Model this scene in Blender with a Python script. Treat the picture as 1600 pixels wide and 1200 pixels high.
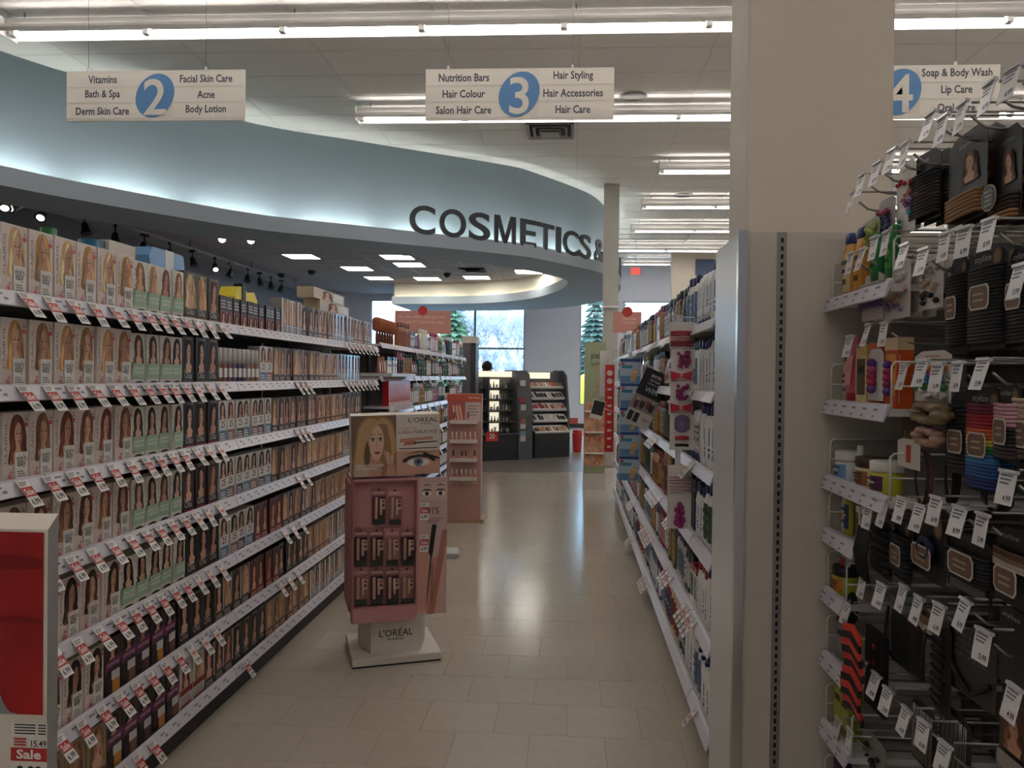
import bpy, math, random
from math import pi, sin, cos, radians
from mathutils import Vector, Matrix
random.seed(7)
for o in list(bpy.data.objects): bpy.data.objects.remove(o)
scene = bpy.context.scene
C = scene.collection

# ---------------------------------------------------------------- camera
F_PX = 1200.0                      # focal length in pixels of the 1600 x 1200 frame
YAW, PITCH, ROLL = radians(3.3), radians(0.573), radians(0.7)
EYE = Vector((0, 0, 1.45))
CROT = Matrix.Rotation(YAW, 3, 'Z') @ Matrix.Rotation(pi/2 - PITCH, 3, 'X') @ Matrix.Rotation(ROLL, 3, 'Z')
cam = bpy.data.cameras.new('camera'); cam.sensor_width = 36; cam.lens = F_PX/1600*36
cam.shift_x = -24/1600; cam.clip_start = .05; cam.clip_end = 400
co = bpy.data.objects.new('camera', cam); C.objects.link(co)
co.matrix_world = Matrix.Translation(EYE) @ CROT.to_4x4()
scene.camera = co

# ---------------------------------------------------------------- world, exposure
scene.view_settings.view_transform = 'Standard'; scene.view_settings.look = 'None'
scene.view_settings.gamma = 1; scene.view_settings.use_curve_mapping = False
scene.view_settings.exposure = EXPOSURE = 0.95
w = bpy.data.worlds.new('sky'); scene.world = w; w.use_nodes = True
nt = w.node_tree; bg = nt.nodes['Background']
tc = nt.nodes.new('ShaderNodeTexCoord'); nz = nt.nodes.new('ShaderNodeTexNoise'); nz.inputs['Scale'].default_value = 3.2
nz.inputs['Detail'].default_value = 5
rp = nt.nodes.new('ShaderNodeValToRGB'); rp.color_ramp.elements[0].position = .42; rp.color_ramp.elements[1].position = .62
rp.color_ramp.elements[0].color = (.36, .66, .95, 1); rp.color_ramp.elements[1].color = (.88, .95, 1, 1)
nt.links.new(tc.outputs['Generated'], nz.inputs['Vector']); nt.links.new(nz.outputs['Fac'], rp.inputs['Fac'])
nt.links.new(rp.outputs['Color'], bg.inputs['Color']); bg.inputs['Strength'].default_value = 4.0
TUBE_EMIT = 9.0; COVE_EMIT = 26.0

# ---------------------------------------------------------------- helpers
def ray(px, py): return CROT @ Vector(((px - 824)/F_PX, -(py - 600)/F_PX, -1))
def on(ax, v, px, py):              # the point where a pixel's direction meets the plane  axis = v  of the thing it belongs to
    d = ray(px, py); return EYE + d*((v - EYE[ax])/d[ax])
def lin(c):
    r = []
    for v in c:
        v /= 255.0; r.append(v/12.92 if v <= .04045 else ((v + .055)/1.055)**2.4)
    return (*r, 1)
MATS = {}
def mat(name, c=(200,200,200), rough=.5, metal=0, emit=0, var=0, scale=8, alpha=1, bump=0, trans=0, coat=0):
    if name in MATS: return MATS[name]
    m = bpy.data.materials.new(name); m.use_nodes = True; n = m.node_tree.nodes; l = m.node_tree.links
    b = n['Principled BSDF']; col = lin(c)
    b.inputs['Base Color'].default_value = col; b.inputs['Roughness'].default_value = rough; b.inputs['Metallic'].default_value = metal
    b.inputs['Alpha'].default_value = alpha; b.inputs['Transmission Weight'].default_value = trans; b.inputs['Coat Weight'].default_value = coat
    if emit: b.inputs['Emission Color'].default_value = col; b.inputs['Emission Strength'].default_value = emit
    if var or bump:
        t = n.new('ShaderNodeTexCoord'); z = n.new('ShaderNodeTexNoise'); z.inputs['Scale'].default_value = scale; z.inputs['Detail'].default_value = 4
        l.new(t.outputs['Object'], z.inputs['Vector'])
        if var:
            r = n.new('ShaderNodeValToRGB'); r.color_ramp.elements[0].position = .3; r.color_ramp.elements[1].position = .7
            r.color_ramp.elements[0].color = tuple(x*(1 - var) for x in col[:3]) + (1,)
            r.color_ramp.elements[1].color = tuple(min(1, x*(1 + var)) for x in col[:3]) + (1,)
            l.new(z.outputs['Fac'], r.inputs['Fac']); l.new(r.outputs['Color'], b.inputs['Base Color'])
        if bump:
            u = n.new('ShaderNodeBump'); u.inputs['Strength'].default_value = bump; u.inputs['Distance'].default_value = .01
            l.new(z.outputs['Fac'], u.inputs['Height']); l.new(u.outputs['Normal'], b.inputs['Normal'])
    MATS[name] = m; return m
def rgb(c, rough=.5, metal=0): return mat('tint_%d_%d_%d_%d' % (*[int(x) for x in c], int(rough*100) + 1000*int(metal*10)), c, rough, metal)

TEXT = {}
def text_geo(s, bold=.012, res=2):
    k = (s, bold, res)
    if k in TEXT: return TEXT[k]
    cu = bpy.data.curves.new('lettering', 'FONT'); cu.body = s; cu.resolution_u = res; cu.offset = bold; cu.align_x = 'LEFT'
    ob = bpy.data.objects.new('lettering', cu); C.objects.link(ob)
    me = bpy.data.meshes.new_from_object(ob)
    v = [(p.co.x, p.co.y) for p in me.vertices]; f = [tuple(p.vertices) for p in me.polygons]
    x0 = min(p[0] for p in v); x1 = max(p[0] for p in v); y0 = min(p[1] for p in v); y1 = max(p[1] for p in v)
    v = [((x - x0)/(x1 - x0), (y - y0)/(y1 - y0)) for x, y in v]
    bpy.data.objects.remove(ob); bpy.data.curves.remove(cu); bpy.data.meshes.remove(me)
    TEXT[k] = (v, f, (x1 - x0)/(y1 - y0)); return TEXT[k]

class MB:                           # collects shapes, then links them as ONE mesh object
    def __init__(s): s.v = []; s.f = []; s.m = []; s.mats = []; s.sm = []
    def mi(s, m):
        if m not in s.mats: s.mats.append(m)
        return s.mats.index(m)
    def add(s, v, f, m, smooth=False):
        b = len(s.v); s.v += [tuple(p) for p in v]; i = s.mi(m)
        for q in f: s.f.append(tuple(b + k for k in q)); s.m.append(i); s.sm.append(smooth)
        return s
    def box(s, x0, x1, y0, y1, z0, z1, m):
        v = [(x, y, z) for z in (z0, z1) for y in (y0, y1) for x in (x0, x1)]
        return s.add(v, [(0,2,3,1), (4,5,7,6), (0,1,5,4), (2,6,7,3), (0,4,6,2), (1,3,7,5)], m)
    def poly(s, pts, m): return s.add(pts, [tuple(range(len(pts)))], m)
    def prism(s, pts, d, m):        # closed outline of 3-D points pushed along the vector d
        n = len(pts); p = [Vector(q) for q in pts]; d = Vector(d)
        return s.add(p + [q + d for q in p], [tuple(range(n))[::-1], tuple(range(n, 2*n))] + [(i, (i+1) % n, n + (i+1) % n, n + i) for i in range(n)], m)
    def lathe(s, prof, m, seg=12, c=(0,0,0), sx=1, sy=1, ax='z', cap=True):
        v = []; f = []
        for r, z in prof:
            for k in range(seg):
                a = 2*pi*k/seg; x, y = r*cos(a)*sx, r*sin(a)*sy
                p = (x, y, z) if ax == 'z' else ((z, x, y) if ax == 'x' else (x, z, y))
                v.append((p[0] + c[0], p[1] + c[1], p[2] + c[2]))
        n = len(prof)
        for j in range(n - 1):
            for k in range(seg): f.append((j*seg + k, j*seg + (k+1) % seg, (j+1)*seg + (k+1) % seg, (j+1)*seg + k))
        s.add(v, f, m, True)
        if cap:
            b = len(s.v) - len(v); i = s.mi(m)
            s.f.append(tuple(b + k for k in range(seg))[::-1]); s.m.append(i); s.sm.append(False)
            s.f.append(tuple(b + (n-1)*seg + k for k in range(seg))); s.m.append(i); s.sm.append(False)
        return s
    def tube(s, pts, r, m, seg=6, closed=False):
        pts = [Vector(p) for p in pts]; n = len(pts); v = []; f = []; up = None
        for i, p in enumerate(pts):
            a = pts[(i-1) % n] if (closed or i) else p; b = pts[(i+1) % n] if (closed or i < n-1) else p
            t = (b - a).normalized()
            if up is None: up = Vector((0,0,1)) if abs(t.z) < .9 else Vector((1,0,0))
            x = t.cross(up).normalized(); up = x.cross(t).normalized()
            rr = r[i] if isinstance(r, (list, tuple)) else r
            for k in range(seg): q = 2*pi*k/seg; v.append(p + x*cos(q)*rr + up*sin(q)*rr)
        for j in range(n if closed else n - 1):
            for k in range(seg): f.append((j*seg + k, j*seg + (k+1) % seg, ((j+1) % n)*seg + (k+1) % seg, ((j+1) % n)*seg + k))
        if not closed: f += [tuple(range(seg))[::-1], tuple((n-1)*seg + k for k in range(seg))]
        return s.add(v, f, m, True)
    def ball(s, c, r, m, seg=10, rings=6, sc=(1,1,1)):
        pr = [(max(1e-4, sin(pi*i/rings))*r, -cos(pi*i/rings)*r) for i in range(rings + 1)]
        b = len(s.v); s.lathe([(a, z) for a, z in pr], m, seg, (0,0,0), cap=False)
        for i in range(b, len(s.v)): x, y, z = s.v[i]; s.v[i] = (x*sc[0] + c[0], y*sc[1] + c[1], z*sc[2] + c[2])
        return s
    def text(s, t, P, u0, v0, w, h, m, fit='w', bold=.012, k=0, vert=False, res=2):
        # lettering printed in the plane P(u, v, layer); fit 'w' keeps proportion by width, 'h' by height, 'b' fills the box
        v, f, asp = text_geo(t, bold, res)
        if fit == 'w': h2 = w/asp; v0 += (h - h2)/2; h = h2
        elif fit == 'h':
            w2 = min(w, h*asp); u0 += (w - w2)/2; w = w2
        if vert: return s.add([P(u0 + (1 - y)*w, v0 + x*h, k) for x, y in v], f, m)
        return s.add([P(u0 + x*w, v0 + y*h, k) for x, y in v], f, m)
    def mesh(s, name):
        me = bpy.data.meshes.new(name); me.from_pydata(s.v, [], s.f)
        for m in s.mats: me.materials.append(m)
        me.polygons.foreach_set('material_index', s.m); me.polygons.foreach_set('use_smooth', s.sm); me.update(); return me
    def build(s, name, parent=None, loc=(0,0,0), rz=0): return link(name, s.mesh(name), parent, loc, rz)

def link(name, me, parent=None, loc=(0,0,0), rz=0):
    o = bpy.data.objects.new(name, me); C.objects.link(o); o.location = loc; o.rotation_euler = (0,0,rz)
    if parent: o.parent = parent
    return o
def tag(o, label, cat, group=None, kind=None):
    o['label'] = label
    if cat: o['category'] = cat
    if group: o['group'] = group
    if kind: o['kind'] = kind
    return o
def thing(name, label, cat, loc=(0,0,0), rz=0, group=None): return tag(link(name, None, None, loc, rz), label, cat, group)
def struct(o, label=None):
    o['kind'] = 'structure'
    if label: o['label'] = label
    return o
def bevel(o, wd=.004, seg=2):
    b = o.modifiers.new('edge', 'BEVEL'); b.width = wd; b.segments = seg; b.limit_method = 'ANGLE'; return o
def spline(pts, n):                 # Catmull-Rom through plan points, n samples evenly by length
    p = [Vector(q) for q in pts]; p = [p[0]*2 - p[1]] + p + [p[-1]*2 - p[-2]]; fine = []
    for i in range(1, len(p) - 2):
        for k in range(16):
            t = k/16; a, b, c, d = p[i-1], p[i], p[i+1], p[i+2]
            fine.append(.5*((2*b) + (c - a)*t + (2*a - 5*b + 4*c - d)*t*t + (3*b - a - 3*c + d)*t**3))
    fine.append(p[-2]); L = [0]
    for i in range(1, len(fine)): L.append(L[-1] + (fine[i] - fine[i-1]).length)
    out = []; j = 0
    for k in range(n):
        s = L[-1]*k/(n - 1)
        while j < len(L) - 2 and L[j+1] < s: j += 1
        q = (s - L[j])/max(1e-9, L[j+1] - L[j]); out.append(fine[j].lerp(fine[j+1], min(1, q)))
    return out
NTH = 'first second third fourth fifth sixth seventh eighth ninth tenth eleventh twelfth thirteenth fourteenth fifteenth sixteenth seventeenth eighteenth nineteenth twentieth'.split()
def nth(i): return NTH[i] if i < 20 else 'twenty-' + NTH[i - 20] if i < 29 else 'thirtieth'
COUNT = {}
def count(k): COUNT[k] = COUNT.get(k, -1) + 1; return nth(COUNT[k])
def smooth(pts, n=3):              # closed outline rounded off
    p = [Vector(q) for q in pts]; N_ = len(p); r = []
    for i in range(N_):
        a, b, c, d = p[i-1], p[i], p[(i+1) % N_], p[(i+2) % N_]
        for k in range(n):
            t = k/n; r.append(.5*((2*b) + (c - a)*t + (2*a - 5*b + 4*c - d)*t*t + (3*b - a - 3*c + d)*t**3))
    return [(q.x, q.y) for q in r]
def clip01(pts, lo=0.0, hi=1.0):    # keep an outline inside lo <= u <= hi
    for side in (0, 1):
        out = []
        f = (lambda q: q[0] - lo) if side == 0 else (lambda q: hi - q[0])
        for a, b in zip(pts, pts[1:] + pts[:1]):
            fa, fb = f(a), f(b)
            if fa >= 0: out.append(a)
            if fa*fb < 0: t = fa/(fa - fb); out.append((a[0] + (b[0]-a[0])*t, a[1] + (b[1]-a[1])*t))
        pts = out
    return pts
ORD = ['top', 'second', 'third', 'fourth', 'fifth', 'sixth', 'lowest', 'eighth']
# ================================================================ the room
Z_CEIL, Y_BACK, X_LEFT, X_RIGHT, Y_FRONT = 4.6, 22.0, -7.7, 9.0, -6.0
m_ctile = mat('ceiling tile', (228,225,221), .9, var=.04, scale=40, bump=.05)
m_tbar = mat('ceiling grid', (214,212,208), .5)
m_cback = mat('ceiling void', (120,118,116), .9)
m_wall = mat('wall paint', (220,221,230), .75, var=.02, scale=3)
m_col = mat('column paint', (214,203,186), .7, var=.02, scale=4)
m_blue = mat('soffit blue grey paint', (136,149,157), .75, var=.02, scale=2)
m_blue2 = mat('soffit ledge paint', (150,160,168), .7, var=.02, scale=2)
m_dark = mat('dark upper wall', (112,112,120), .8, var=.05, scale=2)
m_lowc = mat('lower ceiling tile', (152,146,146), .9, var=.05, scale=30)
m_white = mat('white enamel', (226,224,220), .4, var=.02, scale=6)
m_black = mat('black plastic', (18,18,20), .45, var=.1, scale=20)
m_steel = mat('chrome', (190,190,192), .25, 1, var=.04, scale=5)
m_tube = mat('fluorescent tube', (255,249,244), .4, emit=TUBE_EMIT)
m_frame = mat('window frame', (176,186,200), .45, .3, var=.03, scale=8)

# floor slab, with vinyl tiles laid in running bond on it
def floor_material():
    m = bpy.data.materials.new('vinyl floor'); m.use_nodes = True; n = m.node_tree.nodes; l = m.node_tree.links; b = n['Principled BSDF']
    t = n.new('ShaderNodeTexCoord'); br = n.new('ShaderNodeTexBrick'); br.inputs['Scale'].default_value = 1
    br.inputs['Brick Width'].default_value = .3; br.inputs['Row Height'].default_value = .29; br.inputs['Mortar Size'].default_value = .0012
    br.inputs['Color1'].default_value = lin((188,178,162)); br.inputs['Color2'].default_value = lin((181,171,156)); br.inputs['Mortar'].default_value = lin((140,132,120))
    z = n.new('ShaderNodeTexNoise'); z.inputs['Scale'].default_value = 14; z.inputs['Detail'].default_value = 8
    mx = n.new('ShaderNodeMixRGB'); mx.blend_type = 'MULTIPLY'; mx.inputs['Fac'].default_value = .35
    l.new(t.outputs['Object'], br.inputs['Vector']); l.new(t.outputs['Object'], z.inputs['Vector'])
    l.new(br.outputs['Color'], mx.inputs['Color1']); l.new(z.outputs['Color'], mx.inputs['Color2']); l.new(br.outputs['Color'], b.inputs['Base Color'])
    r = n.new('ShaderNodeMapRange'); r.inputs['To Min'].default_value = .165; r.inputs['To Max'].default_value = .185
    l.new(z.outputs['Fac'], r.inputs['Value']); l.new(r.outputs['Result'], b.inputs['Roughness'])
    return m
m_floor = floor_material()
m_tiles = [mat('vinyl tile %s' % 'abc'[k], c, .175, var=.03, scale=22, bump=.01) for k, c in enumerate([(190,180,164), (188,178,162), (186,177,161)])]
m_grout = mat('tile joint', (120,112,101), .8)
TX0, TX1, TY0, TY1 = -1.95, 1.05, 1.64, 8.02
fl = MB()
for (a, b, c, d) in [(X_LEFT, X_RIGHT, Y_FRONT, TY0), (X_LEFT, X_RIGHT, TY1, Y_BACK), (X_LEFT, TX0, TY0, TY1), (TX1, X_RIGHT, TY0, TY1)]:
    fl.box(a, b, c, d, -.1, 0, m_floor)
fl.box(TX0, TX1, TY0, TY1, -.1, -.0025, m_grout)
floor = struct(fl.build('floor'), 'cream vinyl tile floor of the shop')
tile_me = {}
for j in range(22):
    y0 = TY0 + j*.29; x = TX0 - (.15 if j % 2 else 0)
    while x < TX1 - .01:
        a, b = max(x, TX0), min(x + .3, TX1); k = random.randrange(3); key = (round(b - a, 2), k)
        if key not in tile_me:
            t = MB(); t.box(.0007, b - a - .0007, .0007, .2893, -.004, 0, m_tiles[k]); tile_me[key] = t.mesh('floor_tile')
        link('floor_tile', tile_me[key], floor, (a, y0, 0)); x += .3
# darker flooring in the cosmetics area
cf = MB(); pts = [(-7.6, 8.9), (-4.2, 11.2), (-2.4, 11.7), (-1.2, 11.5), (-.2, 11.6), (.7, 12.4), (1.3, 14), (1.2, 16.5), (.2, 19), (-2, 20.6), (-7.6, 20.8)]
cp = spline([(x, y, 0) for x, y in pts], 60); cf.prism([(p.x, p.y, .0) for p in cp], (0,0,.002), mat('grey brown vinyl', (132,124,116), .28, var=.06, scale=16))
struct(cf.build('floor_inlay'), 'darker grey vinyl floor under the cosmetics counters')

# walls
def wall(name, x0, x1, y0, y1, z0, z1, m, label): return struct(MB().box(x0, x1, y0, y1, z0, z1, m).build(name), label)
wall('wall_left', X_LEFT - .2, X_LEFT, Y_FRONT, Y_BACK + .2, 0, Z_CEIL, m_dark, 'dark grey side wall behind the track lights')
wall('wall_right', X_RIGHT, X_RIGHT + .2, Y_FRONT, Y_BACK + .2, 0, Z_CEIL, m_wall, 'pale side wall')
wall('wall_front', X_LEFT, X_RIGHT, Y_FRONT - .2, Y_FRONT, 0, Z_CEIL, m_wall, 'pale wall at the near end of the shop')
# back wall with window openings (x0, x1, z0, z1)
WIN = [(-5.85, -4.35, .65, 3.62), (-4.35, -2.80, .65, 3.46), (-2.80, -1.36, .65, 3.46), (.22, 1.30, .65, 3.62), (1.45, 3.0, .65, 3.62)]
bw = MB(); xs = sorted({X_LEFT, X_RIGHT} | {x for q in WIN for x in q[:2]})
for a, b in zip(xs, xs[1:]):
    q = [k for k in WIN if k[0] <= a + 1e-6 and k[1] >= b - 1e-6]
    if q: bw.box(a, b, Y_BACK, Y_BACK + .2, 0, q[0][2], m_wall); bw.box(a, b, Y_BACK, Y_BACK + .2, q[0][3], Z_CEIL, m_wall)
    else: bw.box(a, b, Y_BACK, Y_BACK + .2, 0, Z_CEIL, m_wall)
struct(bw.build('wall_back'), 'pale lavender grey end wall with tall windows')
struct(MB().box(X_LEFT, X_RIGHT, Y_BACK - .015, Y_BACK, 0, .12, mat('dark vinyl base', (58,56,58), .5)).build('baseboard_back'), 'dark skirting along the end wall')
def glass_material():
    m = bpy.data.materials.new('window glass'); m.use_nodes = True; n = m.node_tree.nodes; l = m.node_tree.links
    for x in list(n): n.remove(x)
    o = n.new('ShaderNodeOutputMaterial'); t = n.new('ShaderNodeBsdfTransparent'); g = n.new('ShaderNodeBsdfGlossy'); mx = n.new('ShaderNodeMixShader')
    t.inputs['Color'].default_value = (.86, .95, 1, 1); g.inputs['Roughness'].default_value = .02; mx.inputs['Fac'].default_value = .05
    l.new(t.outputs[0], mx.inputs[1]); l.new(g.outputs[0], mx.inputs[2]); l.new(mx.outputs[0], o.inputs['Surface']); return m
m_glass = glass_material()
for i, (a, b, c, d) in enumerate(WIN):
    wn = struct(link('window_%d' % (i + 1), None, None, ((a+b)/2, Y_BACK, c)), 'tall window with a transom bar looking out on trees')
    wd = (b - a)/2; h = d - c; fr = MB(); t = .035
    for q in [(-wd, -wd + t, 0, h), (wd - t, wd, 0, h), (-wd, wd, 0, t), (-wd, wd, h - t, h)]: fr.box(q[0], q[1], .02, .12, q[2], q[3], m_frame)
    fr.build('window_frame', wn); zt = 2.24 - c
    MB().box(-wd, wd, .02, .12, zt - .03, zt + .03, m_frame).build('transom', wn)
    MB().box(-wd + t, wd - t, .06, .066, t, zt - .03, m_glass).build('pane', wn); MB().box(-wd + t, wd - t, .06, .066, zt + .03, h - t, m_glass).build('pane', wn)

# ceiling: void above, hung tiles in view, grid bars
ce = struct(MB().box(X_LEFT, X_RIGHT, Y_FRONT, Y_BACK + .2, Z_CEIL + .02, Z_CEIL + .2, m_ctile).build('ceiling'), 'suspended ceiling of pale tiles in a metal grid')
PX, PY = 1.27, .605; gx0 = -3.778 - 3*PX; gy0 = 5.6
ctile = MB().box(.012, PX - .012, .012, PY - .012, Z_CEIL + .004, Z_CEIL + .016, m_ctile).mesh('ceiling_tile')
def soffit_y(x):                    # where the blue drum closes the ceiling off
    P = [(-7.7, 5.6), (-5.68, 7.3), (-4.15, 9.44), (-2.92, 10.27), (-.96, 11.53), (-.13, 12.62), (.5, 14.1), (.8, 15.6)]
    for (a, b), (c, d) in zip(P, P[1:]):
        if a <= x <= c: return b + (d - b)*(x - a)/(c - a)
    return 99
for i in range(12):
    x = gx0 + i*PX
    if x > 5.5: continue
    for j in range(26):
        y = gy0 + j*PY
        if y > soffit_y(min(x + PX, .79)) + .3: continue
        if x > .8 and y > 16.4 or x > 2.6 and y > 12.5 or x > 4 and y > 8.6: continue
        link('ceiling_tile', ctile, ce, (x, y, 0))
lb = MB().box(-.012, .012, Y_FRONT, Y_BACK, Z_CEIL, Z_CEIL + .02, m_tbar).mesh('grid_bar')
for i in range(13): link('grid_bar', lb, ce, (gx0 + i*PX, 0, 0))
cb = MB().box(X_LEFT, X_RIGHT, -.012, .012, Z_CEIL + .001, Z_CEIL + .019, m_tbar).mesh('cross_bar')
for j in range(28): link('cross_bar', cb, ce, (0, gy0 + j*PY, 0))

# round speakers and an air diffuser in the ceiling
for k, (px, py) in enumerate([(990, 150), (1068, 305)]):
    p = on(2, Z_CEIL, px, py); s = MB(); s.lathe([(.12, -.012), (.15, 0), (.15, .01)], mat('speaker grille', (120,118,116), .6, var=.1, scale=120), 20)
    sp = tag(s.build('ceiling_speaker', None, (p.x, p.y, Z_CEIL)), ['round grey ceiling speaker beside the aisle sign three', 'round grey ceiling speaker between two short light rows'][k], 'speaker')
    MB().lathe([(.155, 0), (.165, -.006), (.175, .002)], m_tbar, 20, cap=False).build('rim', sp)
def diffuser(x, y, z, sz, label, mt):
    d = thing('air_diffuser', label, 'vent', (x, y, z))
    for k in range(3):
        r = sz*(1 - .27*k); f = MB(); q = [(-r, -r), (r, -r), (r, r), (-r, r)]; i2 = [(a*.86, b*.86) for a, b in q]
        zz = -.012*k
        for e in range(4):
            a, b = q[e], q[(e+1) % 4]; c2, d2 = i2[(e+1) % 4], i2[e]
            f.add([(*a, zz - .03), (*b, zz - .03), (*c2, zz), (*d2, zz)], [(0,1,2,3)], mt)
            f.add([(*a, zz - .03), (*b, zz - .03), (*b, zz - .024), (*a, zz - .024)], [(0,1,2,3)], mt)
        f.build('louvre_ring', d)
    MB().box(-sz*.38, sz*.38, -sz*.38, sz*.38, -.07, -.06, mt).build('centre_plate', d); MB().box(-sz, sz, -sz, sz, -.004, 0, mat('duct dark', (50,50,50), .8)).build('duct_plate', d)
p = on(2, Z_CEIL, 860, 203); diffuser(p.x, p.y, Z_CEIL, .3, 'square white air diffuser in the ceiling under aisle sign three', mat('diffuser white', (165,162,158), .5, var=.05))

# ---------------------------------------------------------------- fluorescent strips
def light_row(y, x0, n, label, pitch=1.215, right_end=False):
    r = thing('strip_light', label, 'light', (x0, y, 4.38), 0, 'rows of fluorescent strips'); L = n*pitch
    h = MB(); h.box(-.05, L, -.04, .04, .10, .16, m_white); h.build('housing', r)
    for s in (-1, 1):               # sloping reflector wings
        g = MB(); g.prism([(-.05, s*.069, .085), (-.05, s*.105, .05), (-.05, s*.108, .02), (-.05, s*.113, .02), (-.05, s*.112, .052), (-.05, s*.073, .093)], (L + .05, 0, 0), m_white); g.build('reflector', r)
    MB().box(-.06, -.05, -.115, .115, 0, .16, m_white).build('end_plate', r)
    e = MB(); e.box(L, L + .01, -.115, .115, 0, .16, m_white); e.build('end_plate', r)
    tb = MB().tube([(.03, 0, .03), (pitch - .06, 0, .03)], .026, m_tube, 10).mesh('tube')
    sk = MB(); sk.box(-.028, .022, -.03, .03, .015, .10, mat('socket', (160,158,155), .5)); sk = sk.mesh('lamp_socket')
    for k in range(n): link('tube', tb, r, (k*pitch, 0, 0)); link('lamp_socket', sk, r, (k*pitch, 0, 0))
    link('lamp_socket', sk, r, (n*pitch - .01, 0, 0))
    st = MB().tube([(0, 0, .15), (0, 0, Z_CEIL - 4.38)], .006, m_steel, 6).mesh('hanger')
    for k in range(0, n + 1, 2): link('hanger', st, r, (min(k*pitch + .1, L - .05), 0, 0))
    return r
DY = 2.3
light_row(6.54, -4.96, 11, 'long fluorescent strip running over all three hanging aisle signs')
light_row(8.83, -2.47, 9, 'fluorescent strip passing behind the hanging sign for aisle three')
light_row(11.14, 1.26, 5, 'short fluorescent strip ending at the ceiling bar, first beyond the sign row')
light_row(13.45, 1.23, 5, 'short fluorescent strip next to the round ceiling speaker')
light_row(15.65, 1.22, 5, 'short fluorescent strip, third of the short rows')
light_row(18.05, .95, 5, 'fluorescent strip close to the slim white post')
light_row(20.2, 1.3, 4, 'fluorescent strip just above the red exit sign')
light_row(4.24, -6.2, 11, 'long fluorescent strip over the near end of the hair colour shelving')
light_row(.7, -1.6, 3, 'unseen short fluorescent strip added over the open floor to brighten the column')  # unseen row added behind the viewpoint, kept short, to brighten column and end panel
light_row(-2.4, -6.2, 11, 'long fluorescent strip closest to the front wall')

# ---------------------------------------------------------------- curved soffit
N = 90
up = spline([(-7.7,5.0,0), (-6.3,6.35,0), (-5.68,7.31,0), (-5.37,7.85,0), (-4.145,9.44,0), (-2.92,10.27,0), (-2.3,10.66,0), (-.955,11.53,0), (-.57,11.98,0), (-.127,12.62,0), (.3,13.37,0), (.56,14.3,0), (.72,15.6,0), (.62,17.2,0), (0,19,0), (-1.4,20.4,0), (-4.5,21,0)], N)
def normals(c):
    r = []
    for i in range(len(c)):
        t = (c[min(i+1, len(c)-1)] - c[max(i-1, 0)]).normalized(); r.append(Vector((t.y, -t.x, 0)))
    return r
nu = normals(up); led = [p + n*.24 for p, n in zip(up, nu)]
Z_LT, Z_LB, Z_LOW = 3.42, 3.23, 3.78
def strip(mb, a, za, b, zb, m, flip=False):
    n = len(a); v = [(p.x, p.y, za) for p in a] + [(p.x, p.y, zb) for p in b]
    mb.add(v, [((i, i+1, n+i+1, n+i) if not flip else (n+i, n+i+1, i+1, i)) for i in range(n-1)], m, True)
so = MB(); strip(so, up, Z_LT - .02, up, Z_CEIL + .01, m_blue); back = [p - n*.12 for p, n in zip(up, nu)]; strip(so, back, Z_LT - .02, back, Z_CEIL + .01, m_blue, True)
struct(so.build('wall_soffit'), 'tall curved blue grey soffit wall around the cosmetics area')
inn = spline([(-7.6,6.2,0), (-6.6,7.1,0), (-6.1,7.87,0), (-5.8,8.62,0), (-4.86,9.84,0), (-4.28,10.17,0), (-2.89,11.17,0), (-1.93,11.7,0), (-1,12.64,0), (-.45,13.42,0), (-.1,14.4,0), (-.33,16.02,0), (-1.11,17.8,0), (-2.43,18.82,0), (-4.55,19.14,0)], N)
lg = MB()
strip(lg, led, Z_LB, led, Z_LT, m_blue2)                                                     # outer fascia
i2 = [p - n*.03 for p, n in zip(led, nu)]; strip(lg, led, Z_LT, i2, Z_LT, m_blue2); strip(lg, i2, Z_LT, i2, Z_LT - .1, m_blue2)
strip(lg, i2, Z_LT - .1, up, Z_LT - .1, m_blue2)                                             # trough of the cove
strip(lg, inn, Z_LB, led, Z_LB, m_blue2)                                                     # underside
ni = normals(inn); ino = [p - n*.0 for p, n in zip(inn, ni)]; inb = [p + n*.16 for p, n in zip(inn, ni)]
strip(lg, inn, Z_LT, inn, Z_LB, m_blue2); strip(lg, inb, Z_LT - .08, inn, Z_LT, m_blue2)
struct(lg.build('trim_1'), 'blue grey ledge and underside of the curved soffit')
iw = MB(); m_cream = mat('cream cove paint', (214,210,196), .75)
strip(iw, inb, Z_LT - .08, inb, Z_LOW + .01, m_cream, True); struct(iw.build('wall_cove'), 'cream inner wall of the curved soffit cove')
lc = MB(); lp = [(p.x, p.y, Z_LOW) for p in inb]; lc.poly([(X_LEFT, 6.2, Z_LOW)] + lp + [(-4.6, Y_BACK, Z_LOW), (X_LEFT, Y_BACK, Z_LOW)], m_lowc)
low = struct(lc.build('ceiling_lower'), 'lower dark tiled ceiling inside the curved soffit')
# grid of the lower ceiling
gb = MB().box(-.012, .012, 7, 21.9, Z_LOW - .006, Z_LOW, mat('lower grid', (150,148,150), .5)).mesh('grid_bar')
for k in range(10):
    x = -7.2 + k*.61*1.0
    y0 = 8.2 + max(0, (x + 6.1))*1.0; y1 = 21.9 if x < -4.7 else 18.3
    q = MB().box(-.012, .012, y0, y1, Z_LOW - .006, Z_LOW, MATS['lower grid']); q.build('grid_bar', low, (x, 0, 0))
for k in range(19):
    y = 8.6 + k*.61; x1 = min(-1.3, -6.0 + (y - 8.2)*1.05) if y < 16 else -1.9
    MB().box(-7.7, x1, -.01, .01, Z_LOW - .005, Z_LOW - .001, MATS['lower grid']).build('cross_bar', low, (0, y, 0))
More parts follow.
